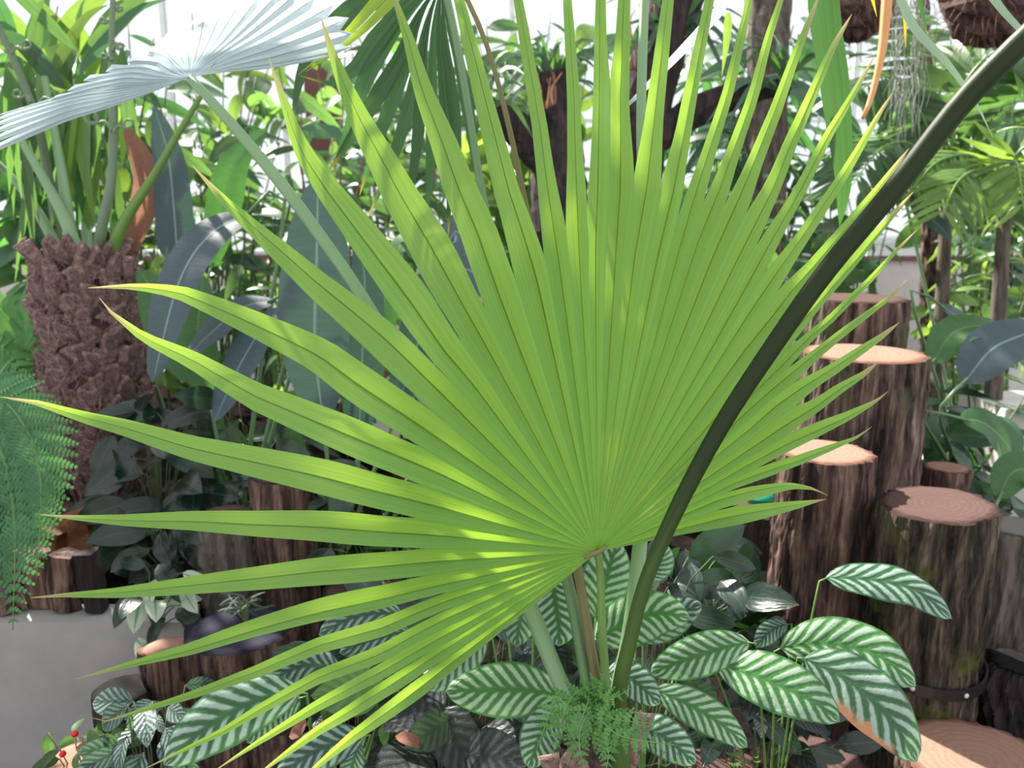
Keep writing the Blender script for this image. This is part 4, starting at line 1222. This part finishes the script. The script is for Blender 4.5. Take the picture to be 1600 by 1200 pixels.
fern('small lacy fern growing on the palm foot', (930, 1150, 1.36), [
    ([(915, 1090, 1.32), (870, 1100, 1.30), (838, 1170, 1.29)], 28),
    ([(920, 1085, 1.32), (890, 1095, 1.29), (860, 1190, 1.27)], 28),
    ([(925, 1095, 1.30), (910, 1120, 1.27), (885, 1200, 1.26)], 28),
    ([(930, 1090, 1.30), (960, 1090, 1.27), (985, 1075, 1.27)], 26),
    ([(925, 1110, 1.29), (965, 1125, 1.27), (1045, 1132, 1.27)], 28),
    ([(930, 1120, 1.29), (970, 1150, 1.26), (1060, 1165, 1.26)], 28),
    ([(925, 1085, 1.32), (945, 1070, 1.31), (900, 1085, 1.30)], 24),
    ([(930, 1130, 1.29), (950, 1170, 1.26), (945, 1215, 1.25)], 28),
    ([(925, 1110, 1.29), (905, 1150, 1.26), (915, 1215, 1.25)], 28),
    ([(925, 1095, 1.31), (935, 1110, 1.28), (940, 1160, 1.27)], 26),
], 'pinna_b', ground=W(930, 1170, 1.36)[2] - 0.01, npin=13)
fern('small ladder fern by the low rough red log', (1180, 1240, 1.75), [
    ([(1182, 1215, 1.74), (1183, 1190, 1.73), (1182, 1155, 1.72)], 14),
    ([(1150, 1200, 1.76), (1142, 1150, 1.76), (1140, 1092, 1.76)], 16),
], 'pinna_b', npin=16)
fern('low fern at the bottom edge below the palm foot', (1050, 1260, 1.4), [
    ([(1040, 1215, 1.36), (1030, 1195, 1.34), (1000, 1198, 1.33)], 20),
    ([(1055, 1215, 1.36), (1070, 1200, 1.34), (1110, 1205, 1.33)], 20),
], 'pinna_b', npin=16)

#@@PADDLES
# ------------------------------------------------------------------ bird-of-paradise plants
def paddle(label, root, leaves, ground=0.0):
    b = W(*root); b[2] = ground
    g = thing('bird_of_paradise', label, 'plant', b, 'paddle leaved plants behind the fan leaf')
    for ctrl, w_, mt, kw in leaves:
        leaf('leaf', ctrl, w_, M[mt], g, **dict(dict(prof='cala', fold=0.15, arch=0.1, n=22, ncol=8, wave=0.03), **kw))
        p = W(*ctrl[0]); q = W(*ctrl[1]); e = p - unit(q - p) * 0.15
        mid = (e + b) / 2 + np.array([0, 0.05, 0.1])
        V, F, U = tube(smooth_path([p + unit(q - p) * 0.03, e, mid, b], 16), [0.006, 0.011], 8)
        part('leaf_stalk', V, F, M['petiole_teal'], g)
    return g


paddle('blue-dark paddle leaved plant with one huge upright leaf', (500, 800, 2.9), [
    ([(505, 660, 2.7), (492, 540, 2.66), (495, 400, 2.64), (497, 275, 2.66)], 112, 'strel', dict(nrm=(0.15, -1, 0.1))),
    ([(560, 700, 2.85), (566, 560, 2.8), (570, 440, 2.8), (560, 380, 2.82)], 70, 'strel', dict(nrm=(0.3, -1, 0.2))),
    ([(620, 640, 3.0), (660, 520, 2.95), (720, 420, 2.9), (790, 480, 2.88)], 80, 'strel', {}),
    ([(590, 560, 3.1), (610, 420, 3.1), (640, 370, 3.05), (650, 410, 3.0)], 60, 'strel_green', dict(nrm=(-0.2, -0.6, 0.9))),
    ([(700, 600, 3.0), (690, 450, 3.0), (715, 360, 2.95), (770, 460, 2.9)], 70, 'strel', {}),
])
paddle('arching paddle leaved plant beside the scaly trunk', (340, 760, 3.1), [
    ([(395, 330, 2.95), (330, 365, 2.85), (280, 440, 2.78), (238, 598, 2.72)], 84, 'strel', dict(nrm=(-0.35, -0.9, 0.3))),
    ([(430, 470, 3.0), (380, 480, 2.95), (330, 520, 2.9), (290, 560, 2.88)], 62, 'strel', dict(nrm=(-0.2, -0.6, 0.8))),
    ([(440, 480, 2.95), (405, 520, 2.9), (370, 580, 2.85), (335, 660, 2.82)], 66, 'strel', dict(nrm=(-0.4, -0.9, 0.2))),
    ([(330, 640, 3.05), (310, 540, 3.05), (312, 480, 3.05), (318, 430, 3.1)], 60, 'strel_green', {}),
    ([(300, 600, 3.2), (260, 520, 3.2), (235, 450, 3.2), (215, 420, 3.2)], 60, 'strel_green', {}),
])
paddle('tall paddle leaved plant with a ribbed grey leaf above the trunk', (300, 700, 3.6), [
    ([(278, 420, 3.35), (272, 330, 3.3), (262, 240, 3.28), (240, 163, 3.3)], 58, 'strel', dict(nrm=(0.3, -1, 0.0), prof='strap')),
    ([(200, 400, 3.3), (222, 330, 3.3), (228, 270, 3.3), (195, 195, 3.3)], 40, 'dead', dict(nrm=(0.5, -1, 0.0), fold=0.5)),
    ([(330, 420, 3.6), (350, 320, 3.6), (370, 250, 3.6), (420, 200, 3.6)], 60, 'strel_green', {}),
])
paddle('broad leaved green plant right of the tall stumps', (1560, 700, 3.6), [
    ([(1455, 570, 3.3), (1490, 520, 3.3), (1540, 510, 3.3), (1600, 535, 3.3)], 66, 'strel_green', dict(nrm=(0, -0.4, 0.9))),
    ([(1505, 600, 3.2), (1545, 550, 3.2), (1580, 530, 3.2), (1640, 510, 3.2)], 80, 'strel', dict(nrm=(-0.3, -0.7, 0.6))),
    ([(1500, 655, 3.1), (1535, 660, 3.1), (1570, 690, 3.1), (1600, 740, 3.1)], 74, 'strel_green', dict(nrm=(0, -0.5, 0.8))),
    ([(1425, 300, 3.9), (1440, 330, 3.9), (1465, 350, 3.9), (1488, 374, 3.9)], 36, 'strel', {}),
    ([(1560, 780, 2.9), (1580, 740, 2.9), (1610, 735, 2.9), (1650, 760, 2.9)], 60, 'strel_green', {}),
    ([(1470, 480, 3.6), (1490, 490, 3.6), (1520, 510, 3.6)], 50, 'strel', dict(nrm=(0, -0.4, 0.9))),
])

#@@BACKGROUND
# ------------------------------------------------------------------ background shrubs: stems from the ground with a leaf at every node
def shrub(name, label, rootx, d, stems, lpx, keys, seed, stemmat='stem', per=12, cat='shrub', droop=0.3, t0=0.35, ground=-0.04, group='shrubs behind the bed', rad=(0.012, 0.004)):
    rs = random.Random(seed)
    b = W(rootx, 600, d); b[2] = ground
    g = thing(name, label, cat, b, group)
    for (tx, ty) in stems:
        dd = d + rs.uniform(-0.4, 0.4)
        e = W(tx, ty, dd)
        mid = (b + e) / 2; mid[2] = b[2] + (e[2] - b[2]) * 0.6; mid[0] += rs.uniform(-.1, .1)
        path = smooth_path([b + [rs.uniform(-.08, .08), rs.uniform(-.08, .08), 0], mid, e], 24)
        V, F, U = tube(path, rad, 6)
        st = part('stem', V, F, M[stemmat], g)
        for k in range(per):
            t = t0 + (1 - t0) * (k + rs.random() * 0.6) / per
            i = min(int(t * 23), 22); p = path[i] + (path[i + 1] - path[i]) * (t * 23 - i)
            a = k * 2.4 + rs.uniform(-.5, .5)
            dr = np.array([math.cos(a), math.sin(a) * 0.7, rs.uniform(-droop - 0.5, 0.7 - droop)])
            nr = np.array([rs.uniform(-.5, .5), rs.uniform(-1, -0.1), 0.6])
            inst('leaf', LM[rs.choice(keys)], st, frame_matrix(p, dr, nr, px(rs.uniform(*lpx), d), rs.uniform(0.8, 1.2)))
    return g


LA, LB, LY = 'lance_bgleaf', 'lance_bgleaf_b', 'lance_bgleaf_y'
OA, OB, OY = 'oval_bgleaf', 'oval_bgleaf_b', 'oval_bgleaf_y'
shrub('lance_leaf_shrub', 'tall lance leaved shrub around the brown post', 520, 5.2, [(430, 80), (470, 150), (540, 60), (590, 130), (520, 210), (610, 240), (450, 260)], (70, 120), [LA, LB, LA], 21, 'stem_red', 15)
shrub('lance_leaf_shrub', 'lance leaved shrub above the blue-dark paddle leaf', 640, 5.6, [(600, 40), (660, 120), (690, 210), (640, 280), (720, 60)], (60, 100), [LA, LY, LB], 22, 'stem', 14)
shrub('broad_leaf_shrub', 'broad leaved shrub behind the ribbed grey paddle leaf', 330, 5.0, [(300, 150), (360, 200), (400, 120), (330, 260), (390, 290), (270, 330)], (50, 90), [OA, LA, OB], 23, 'stem', 12)
shrub('broad_leaf_shrub', 'bright leaved shrub under the silvery fan leaf', 200, 4.6, [(200, 40), (160, 120), (240, 60), (120, 60), (260, 130)], (60, 110), [OA, LA, OY, LB], 24, 'stem', 17)
shrub('broad_leaf_shrub', 'tall shrub in the bright top left corner', 40, 4.8, [(20, 30), (60, 90), (-20, 100), (90, 10), (30, 160)], (80, 130), [LA, LB, OB], 25, 'stem', 16)
shrub('slender_cane_plant', 'thin upright canes behind the arching paddle leaves', 420, 5.8, [(380, 330), (405, 300), (430, 340), (455, 310), (350, 380), (395, 420)], (40, 70), [LA, LY], 26, 'stem', 9, rad=(0.02, 0.008))
shrub('lime_shrub', 'lime green sunlit shrub right of the scaly trunk', 270, 4.4, [(245, 380), (280, 420), (225, 400), (300, 460), (260, 330)], (40, 70), [OY, OA, LY], 27, 'stem', 13, t0=0.5)
shrub('lime_shrub', 'lime green plants low behind the dark paddle leaves', 480, 4.6, [(430, 440), (560, 470), (620, 480), (600, 420), (660, 540), (690, 500)], (34, 60), [OY, OA, LA], 28, 'stem', 13, t0=0.5)
shrub('lance_leaf_shrub', 'leafy shrub behind the top middle leaf blades', 800, 5.4, [(760, 30), (790, 90), (830, 60), (860, 20), (740, 110), (880, 100)], (60, 100), [LA, OA, OY], 29, 'stem', 19)
shrub('lance_leaf_shrub', 'dark strap leaved shrub behind the right top blades', 1120, 5.2, [(1080, 40), (1130, 90), (1180, 30), (1220, 100), (1160, 180), (1240, 40)], (90, 150), ['strap_bgleaf_b', LB, 'strap_bgleaf'], 30, 'stem', 19)
shrub('broad_leaf_shrub', 'small leaved shrub between fan blades and tallest stump', 1240, 4.6, [(1180, 330), (1230, 300), (1270, 340), (1300, 280), (1250, 400), (1330, 330), (1210, 260)], (36, 64), [OA, LA, OB], 31, 'stem_red', 16)
shrub('reed_plant', 'thin reedy stems at the right beyond the stumps', 1550, 5.0, [(1500, 330), (1530, 300), (1560, 320), (1590, 290), (1610, 340), (1480, 400), (1540, 420)], (50, 90), ['strap_bgleaf_y', 'strap_bgleaf'], 32, 'stem', 16, t0=0.25, rad=(0.009, 0.004))
shrub('reed_plant', 'low sunlit weedy plants beyond the broad green leaf', 1500, 4.6, [(1450, 470), (1490, 450), (1530, 460), (1570, 450), (1600, 470), (1470, 500), (1550, 490)], (30, 56), [OY, LY, OA], 33, 'stem', 19, t0=0.4)
shrub('lance_leaf_shrub', 'dark leafy shrub under the broad green leaf at right', 1520, 3.4, [(1470, 600), (1510, 580), (1550, 640), (1600, 620), (1480, 680), (1540, 720), (1590, 780)], (46, 80), [LB, OB, 'lance_glossy'], 34, 'stem', 16, t0=0.3, ground=0.0)
shrub('broad_leaf_shrub', 'tall leafy shrub at the top right edge', 1580, 5.6, [(1560, 60), (1600, 20), (1620, 120), (1520, 140), (1590, 200)], (70, 120), [LA, OA, LB], 35, 'stem', 19)
shrub('lime_shrub', 'low bright shrub seen between the middle blades', 900, 5.8, [(860, 330), (920, 300), (1010, 260), (1060, 240), (960, 340), (1100, 330)], (40, 70), [OY, OA], 36, 'stem', 16)


shrub('tall_leafy_tree', 'tall leafy sapling behind the silvery fan leaf', 330, 6.2, [(300, 20), (350, 60), (400, 10), (440, 40), (270, 80), (380, 130), (450, 150), (320, 180)], (60, 100), [LA, OA, LB, LY], 51, 'stem', 11, t0=0.58)
shrub('tall_leafy_tree', 'tall leafy sapling behind the dark hanging fan leaf', 610, 6.6, [(480, 20), (540, 30), (600, 20), (650, 50), (700, 20), (740, 90), (570, 140), (660, 170), (500, 170)], (56, 96), [LA, LB, OA], 52, 'stem_red', 12, t0=0.58)
shrub('tall_leafy_tree', 'tall leafy sapling behind the scaly palm crown', 90, 6.0, [(20, 60), (70, 20), (130, 40), (180, 90), (110, 160), (40, 190), (200, 180)], (70, 110), [LB, OB, LA], 53, 'stem', 15, t0=0.58)
shrub('tall_leafy_tree', 'tall leafy sapling behind the middle trunks', 860, 6.8, [(740, 20), (800, 10), (860, 40), (930, 20), (780, 140), (960, 120), (1010, 40)], (50, 90), [OA, LA, OY], 54, 'stem', 16)
shrub('tall_leafy_tree', 'tall dark sapling behind the mossy grey trunk', 1180, 6.4, [(1080, 40), (1140, 30), (1200, 60), (1260, 30), (1310, 80), (1230, 160), (1150, 180), (1290, 200)], (60, 110), [LB, OB, LA], 55, 'stem', 17, t0=0.58)
shrub('tall_leafy_tree', 'tall green sapling behind the feather palms', 1480, 6.8, [(1380, 60), (1440, 40), (1500, 60), (1560, 40), (1610, 90), (1420, 150), (1530, 160), (1590, 200)], (60, 100), [LA, OA, LB], 56, 'stem', 17, t0=0.58)
shrub('lime_shrub', 'bright green shrub behind the thin canes', 400, 6.4, [(310, 330), (350, 300), (400, 320), (450, 340), (500, 310), (380, 400), (560, 350), (620, 330)], (36, 66), [OA, LA, OY], 57, 'stem', 8, t0=0.45)
shrub('lime_shrub', 'small bright shrub between the right blades and orange stalk', 1330, 6.0, [(1260, 260), (1310, 240), (1360, 260), (1400, 300), (1280, 320), (1340, 340)], (36, 66), [OA, LA, OB], 58, 'stem', 9, t0=0.45)


# pinnate palms at upper right
def pinnate(label, root, d, fronds, key, seed, ground=-0.04, nl=24, llpx=110):
    rs = random.Random(seed)
    b = W(root, 600, d); b[2] = ground
    g = thing('feather_palm', label, 'palm', b, 'feather palms behind the stumps')
    crown = W(root, fronds[0][0][1], d); crown[0] = b[0]
    V, F, U = tube(smooth_path([b, (b + crown) / 2, crown], 10), [0.06, 0.04, 0.03], 10)
    part('trunk', V, F, M['bark_grey'], g)
    for ctrl in fronds:
        path = smooth_path([W(x, y, dd) for (x, y, dd) in ctrl], 40)
        V, F, U = tube(path, [0.012, 0.003], 6)
        fr = part('frond', V, F, M['petiole'], g)
        T = np.gradient(path, axis=0)
        for k in range(nl):
            t = 5 + 34 * k / nl; i = int(t); p = path[i]; tg = unit(T[i])
            sd = unit(np.cross(tg, [0, -0.5, 0.8])); nn = np.cross(sd, tg)
            L = px(llpx, d) * (0.5 + 0.5 * math.sin(math.pi * (0.15 + 0.8 * k / nl)))
            for s_ in (-1, 1):
                dr = unit(sd * s_ + tg * 0.6 + np.array([0, 0, -0.35 + rs.uniform(-.1, .1)]))
                inst('leaflet', LM[key], fr, frame_matrix(p, dr, nn, L, 1.1))
    return g


pinnate('feather leaved palm with long arching fronds at the upper right', 1480, 4.4, [
    [(1480, 300, 4.4), (1440, 180, 4.3), (1390, 120, 4.2), (1330, 150, 4.1)],
    [(1480, 300, 4.4), (1500, 150, 4.3), (1560, 80, 4.2), (1640, 110, 4.1)],
    [(1480, 300, 4.4), (1470, 160, 4.5), (1450, 60, 4.6), (1420, 0, 4.7)],
    [(1480, 300, 4.4), (1430, 230, 4.2), (1380, 230, 4.0), (1330, 290, 3.9)],
    [(1480, 300, 4.4), (1540, 220, 4.2), (1600, 200, 4.0), (1660, 240, 3.9)],
], 'leaflet', 41)
pinnate('short lime green feather palm under the taller feather palm', 1570, 3.9, [
    [(1570, 330, 3.9), (1530, 250, 3.8), (1470, 250, 3.7), (1420, 300, 3.6)],
    [(1570, 330, 3.9), (1590, 240, 3.8), (1640, 230, 3.7), (1690, 280, 3.6)],
    [(1570, 330, 3.9), (1540, 270, 3.7), (1500, 280, 3.5), (1470, 340, 3.4)],
    [(1570, 330, 3.9), (1580, 260, 3.7), (1590, 260, 3.5), (1600, 330, 3.4)],
], 'leaflet_y', 42, nl=20, llpx=90)

# dark leaning tree with fibrous epiphyte trunk in the middle
def tree_trunk(label, pts, rpx, mat, seed, ground=-0.04, limbs=(), name='tree_trunk'):
    P = [W(*p) for p in pts]
    b = P[0].copy(); b[2] = ground
    g = thing(name, label, 'tree', b, 'dark trunks behind the fan leaf')
    path = smooth_path([b] + P[1:], 44)
    d = pts[0][2]
    V, F, U = tube(path, [px(r, d) for r in rpx], 20)
    rs = np.random.RandomState(seed)
    V = np.array(V); V += rs.normal(0, 0.006, V.shape)
    part('trunk', V, F, M[mat], g, U, smooth=False)
    for lp, lr in limbs:
        V, F, U = tube(smooth_path([W(*p) for p in lp], 20), [px(r, d) for r in lr], 14)
        V = np.array(V); V += rs.normal(0, 0.005, V.shape)
        part('limb', V, F, M[mat], g, U, smooth=False)
    return g


tr1 = tree_trunk('dark fibrous tree trunk with a drooping limb behind the middle blades', [(885, 700, 4.2), (878, 450, 4.2), (872, 260, 4.2), (868, 160, 4.2), (862, 120, 4.2)], (46, 42, 40, 44, 30), 'bark_dark', 3, limbs=[([(872, 270, 4.2), (830, 225, 4.15), (790, 185, 4.1), (740, 150, 4.1)], (30, 28, 24, 10))])
tr2 = tree_trunk('reddish dark tree trunk with orange roots behind the tall blades', [(985, 700, 4.4), (990, 400, 4.4), (1000, 220, 4.4), (1030, 80, 4.4), (1075, -60, 4.4)], (40, 38, 36, 40, 44), 'bark_dark', 4, limbs=[([(1000, 230, 4.4), (1060, 190, 4.4), (1140, 150, 4.35), (1230, 130, 4.3)], (28, 24, 22, 16))])
rs = random.Random(19)
for (tr_o, cx, cy, d, n_b) in ((tr1, 862, 135, 4.15, 26), (tr1, 750, 165, 4.05, 12), (tr2, 1060, 40, 4.3, 18), (tr2, 1225, 130, 4.25, 14)):
    for k in range(n_b):
        a = rs.uniform(-2.6, 2.6); L = rs.uniform(70, 150)
        x1, y1 = cx + L * math.sin(a), cy - L * 0.75 * math.cos(a)
        leaf('epiphyte_leaf', [(cx + rs.uniform(-20, 20), cy + rs.uniform(-10, 20), d), ((cx + x1) / 2, (cy + y1) / 2 - 26, d - 0.05), (x1, y1 + 20, d - rs.uniform(-0.1, 0.3))], rs.uniform(9, 18), M[rs.choice(['bgleaf', 'bgleaf_b', 'bgleaf_b'])], tr_o, 'blade', (rs.uniform(-.4, .4), -0.7, 0.6), n=10, ncol=2)
for (tr_o, x0, x1, y, d) in ((tr1, 840, 895, 150, 4.1), (tr2, 985, 1030, 40, 4.3), (tr2, 975, 1010, 90, 4.3)):
    for k in range(9):
        x = RS.uniform(x0, x1)
        stalk('aerial_root', [(x, y + 20, d), (x + RS.uniform(-6, 6), y - 10, d - 0.03), (x + RS.uniform(-14, 14), y - RS.uniform(20, 40), d - 0.05)], (2.5, 0.8), M['orange' if k % 2 else 'stem_red'], tr_o, n=6, seg=5)
tree_trunk('reddish slim trunk in the bright gap beyond the stumps', [(1452, 700, 6.0), (1450, 480, 6.0), (1452, 380, 6.0), (1448, 200, 6.0), (1440, 0, 6.0)], (13, 12, 11, 10), 'bark_red', 6)
tree_trunk('mossy grey trunk behind the right top blades', [(1190, 700, 4.9), (1192, 330, 4.9), (1198, 150, 4.9), (1205, -60, 4.9)], (40, 34, 32, 32), 'bark_grey', 9)

# fibrous dark basket masses and hanging moss at the top right
def hanging_mass(label, cx, cy, w_, h_, d, seed):
    c = W(cx, cy, d)
    g = thing('hanging_fibre_ball', label, 'plant', c)
    rs = np.random.RandomState(seed)
    V, F = [], []
    nu, nv = 28, 16
    for j in range(nv + 1):
        ph = math.pi * j / nv
        for k in range(nu):
            th = 2 * math.pi * k / nu
            q = 1 + 0.07 * rs.normal()
            V.append(c + np.array([px(w_, d) / 2 * math.sin(ph) * math.cos(th), px(w_, d) / 2 * math.sin(ph) * math.sin(th), px(h_, d) / 2 * math.cos(ph)]) * q)
    for j in range(nv):
        for k in range(nu):
            F.append((j * nu + k, (j + 1) * nu + k, (j + 1) * nu + (k + 1) % nu, j * nu + (k + 1) % nu))
    part('fibre_core', V, F, M['scale_core'], g, smooth=False)
    V, F, U = [], [], []
    for i in range(160):
        o_ = unit(rs.normal(size=3) * [1, 1, 0.7] + [0, -0.3, -0.3])
        p = c + o_ * [px(w_, d) / 2, px(w_, d) / 2, px(h_, d) / 2] * 0.95
        a, f_, u_ = tube(smooth_path([p, p + o_ * 0.03 + rs.normal(0, .01, 3), p + o_ * 0.05 + [0, 0, -0.05] + rs.normal(0, .015, 3)], 5), [0.002, 0.0008], 4)
        F += [tuple(q + len(V) for q in ff) for ff in f_]; V += list(a)
    part('root_fringe', V, F, M['stem_red'], g, kind='stuff')
    s0 = c + np.array([0, 0, px(h_, d) * 0.45])
    V, F, U = tube([s0, s0 + [0, 0, 2.0]], 0.006, 6)
    part('hanging_cord', V, F, M['stem'], g)


hanging_mass('dark hanging ball of fibre at the top right corner', 1565, 0, 170, 130, 3.6, 5)
hanging_mass('smaller dark fibre ball behind the striped hanging blade', 1335, 10, 120, 100, 4.0, 6)
for label, cx, y0, y1, d, sd in (('grey strands of moss hanging below the orange stalk', 1402, 0, 235, 3.5, 1), ('second grey moss strand nearer the feather palm', 1432, 10, 225, 3.6, 2)):
    c = W(cx, y0 - 60, d)
    V, F = [], []
    rs = np.random.RandomState(sd)
    for i in range(46):
        x = cx + rs.normal(0, 7); ya = rs.uniform(y0 - 70, y1 - 90); yb = ya + rs.uniform(50, 110)
        pts = [W(x + rs.normal(0, 5), ya + (yb - ya) * f, d + rs.normal(0, .02)) for f in (0, .33, .66, 1)]
        a, f_, u_ = tube(smooth_path(pts, 9), [0.0022, 0.001], 4)
        F += [tuple(q + len(V) for q in ff) for ff in f_]; V += list(a)
    o = part('hanging_moss', V, F, M['hair_moss'])
    o['label'] = label; o['category'] = 'moss'; o['kind'] = 'stuff'
# orange stalk
ct = smooth_path([W(1386, -300, 3.2), W(1390, -80, 3.2), (W(1386, 0, 3.2)), W(1378, 80, 3.2), W(1362, 150, 3.2), W(1348, 185, 3.2)], 24)
V, F, U = tube(ct, [px(9, 3.2), px(9, 3.2), px(8, 3.2), px(3, 3.2)], 10)
o = part('flower_stalk', V, F, M['orange']); o['label'] = 'orange drooping flower stalk in front of the grey moss'; o['category'] = 'stalk'
# white block at right
w0 = W(1590, 660, 3.9)
o = part('stone_block', *box(w0[0] - 0.13, w0[0] + 0.4, w0[1] - 0.1, w0[1] + 0.3, -0.04, w0[2] + 0.09), M['plaster'], smooth=False)
o['label'] = 'pale stone block behind the broad green leaf'; o['category'] = 'block'

# ------------------------------------------------------------------ unseen tree, its leaf clusters placed to shade and dapple the fan leaf
Hc = W(900, 620, 1.4)
oc = Hc + S * 3.4
ot = thing('unseen_shade_tree', 'unseen broad leaved tree placed to dapple the sunlight on the bed', 'tree', (oc[0] - 2.4, oc[1] + 0.9, -0.04))
fork = oc + np.array([-1.7, 0.5, 0.1])
V, F, U = tube(smooth_path([POS[ot.name], oc + [-2.3, 0.8, -1.2], fork], 24), [0.11, 0.08, 0.05], 12)
part('trunk', V, F, M['bark_grey'], ot, U)
rs = random.Random(77)
spread = [(1180, 300, 10), (1060, 180, 9), (980, 420, 11), (920, 300, 6), (1120, 560, 11), (960, 640, 12), (1250, 520, 7), (1050, 760, 9), (840, 540, 8), (820, 740, 6), (1200, 420, 9), (700, 600, 5), (640, 800, 4), (500, 620, 3), (1330, 330, 6), (1440, 640, 5), (1400, 800, 6), (1300, 700, 6), (1500, 1150, 8), (1350, 1000, 6), (1200, 900, 6), (900, 1000, 5), (1050, 1100, 5)]  # spots on the plants to be shaded, with leaves per cluster
for (tx, ty, nl) in spread:
    tip = W(tx, ty, 1.42) + S * rs.uniform(3.1, 3.9)
    path = smooth_path([fork + [rs.uniform(-.1, .1), rs.uniform(-.1, .1), 0], (fork + tip) / 2 + [0, 0, 0.2], tip], 20)
    V, F, U = tube(path, [0.018, 0.004], 6)
    br = part('branch', V, F, M['bark_grey'], ot)
    for k in range(nl):
        q = path[19 - int(2 * rs.random())]
        a = k * 2.4
        off = np.array([rs.gauss(0, 0.11), rs.gauss(0, 0.11), rs.gauss(0, 0.09)])
        dr = unit(off + np.array([math.cos(a) * 0.1, math.sin(a) * 0.1, rs.uniform(-0.1, 0.05)]))
        p = q + off
        inst('leaf', LM[rs.choice([OA, OB, OA])], br, frame_matrix(p, dr, S + np.array([rs.uniform(-.5, .5), rs.uniform(-.5, .5), 0]), rs.uniform(0.13, 0.21), 1.2))
        V, F, U = tube([q, (p + q) / 2 + [0, 0, 0.01], p], 0.002, 4)
        part('twig', V, F, M['stem'], br)
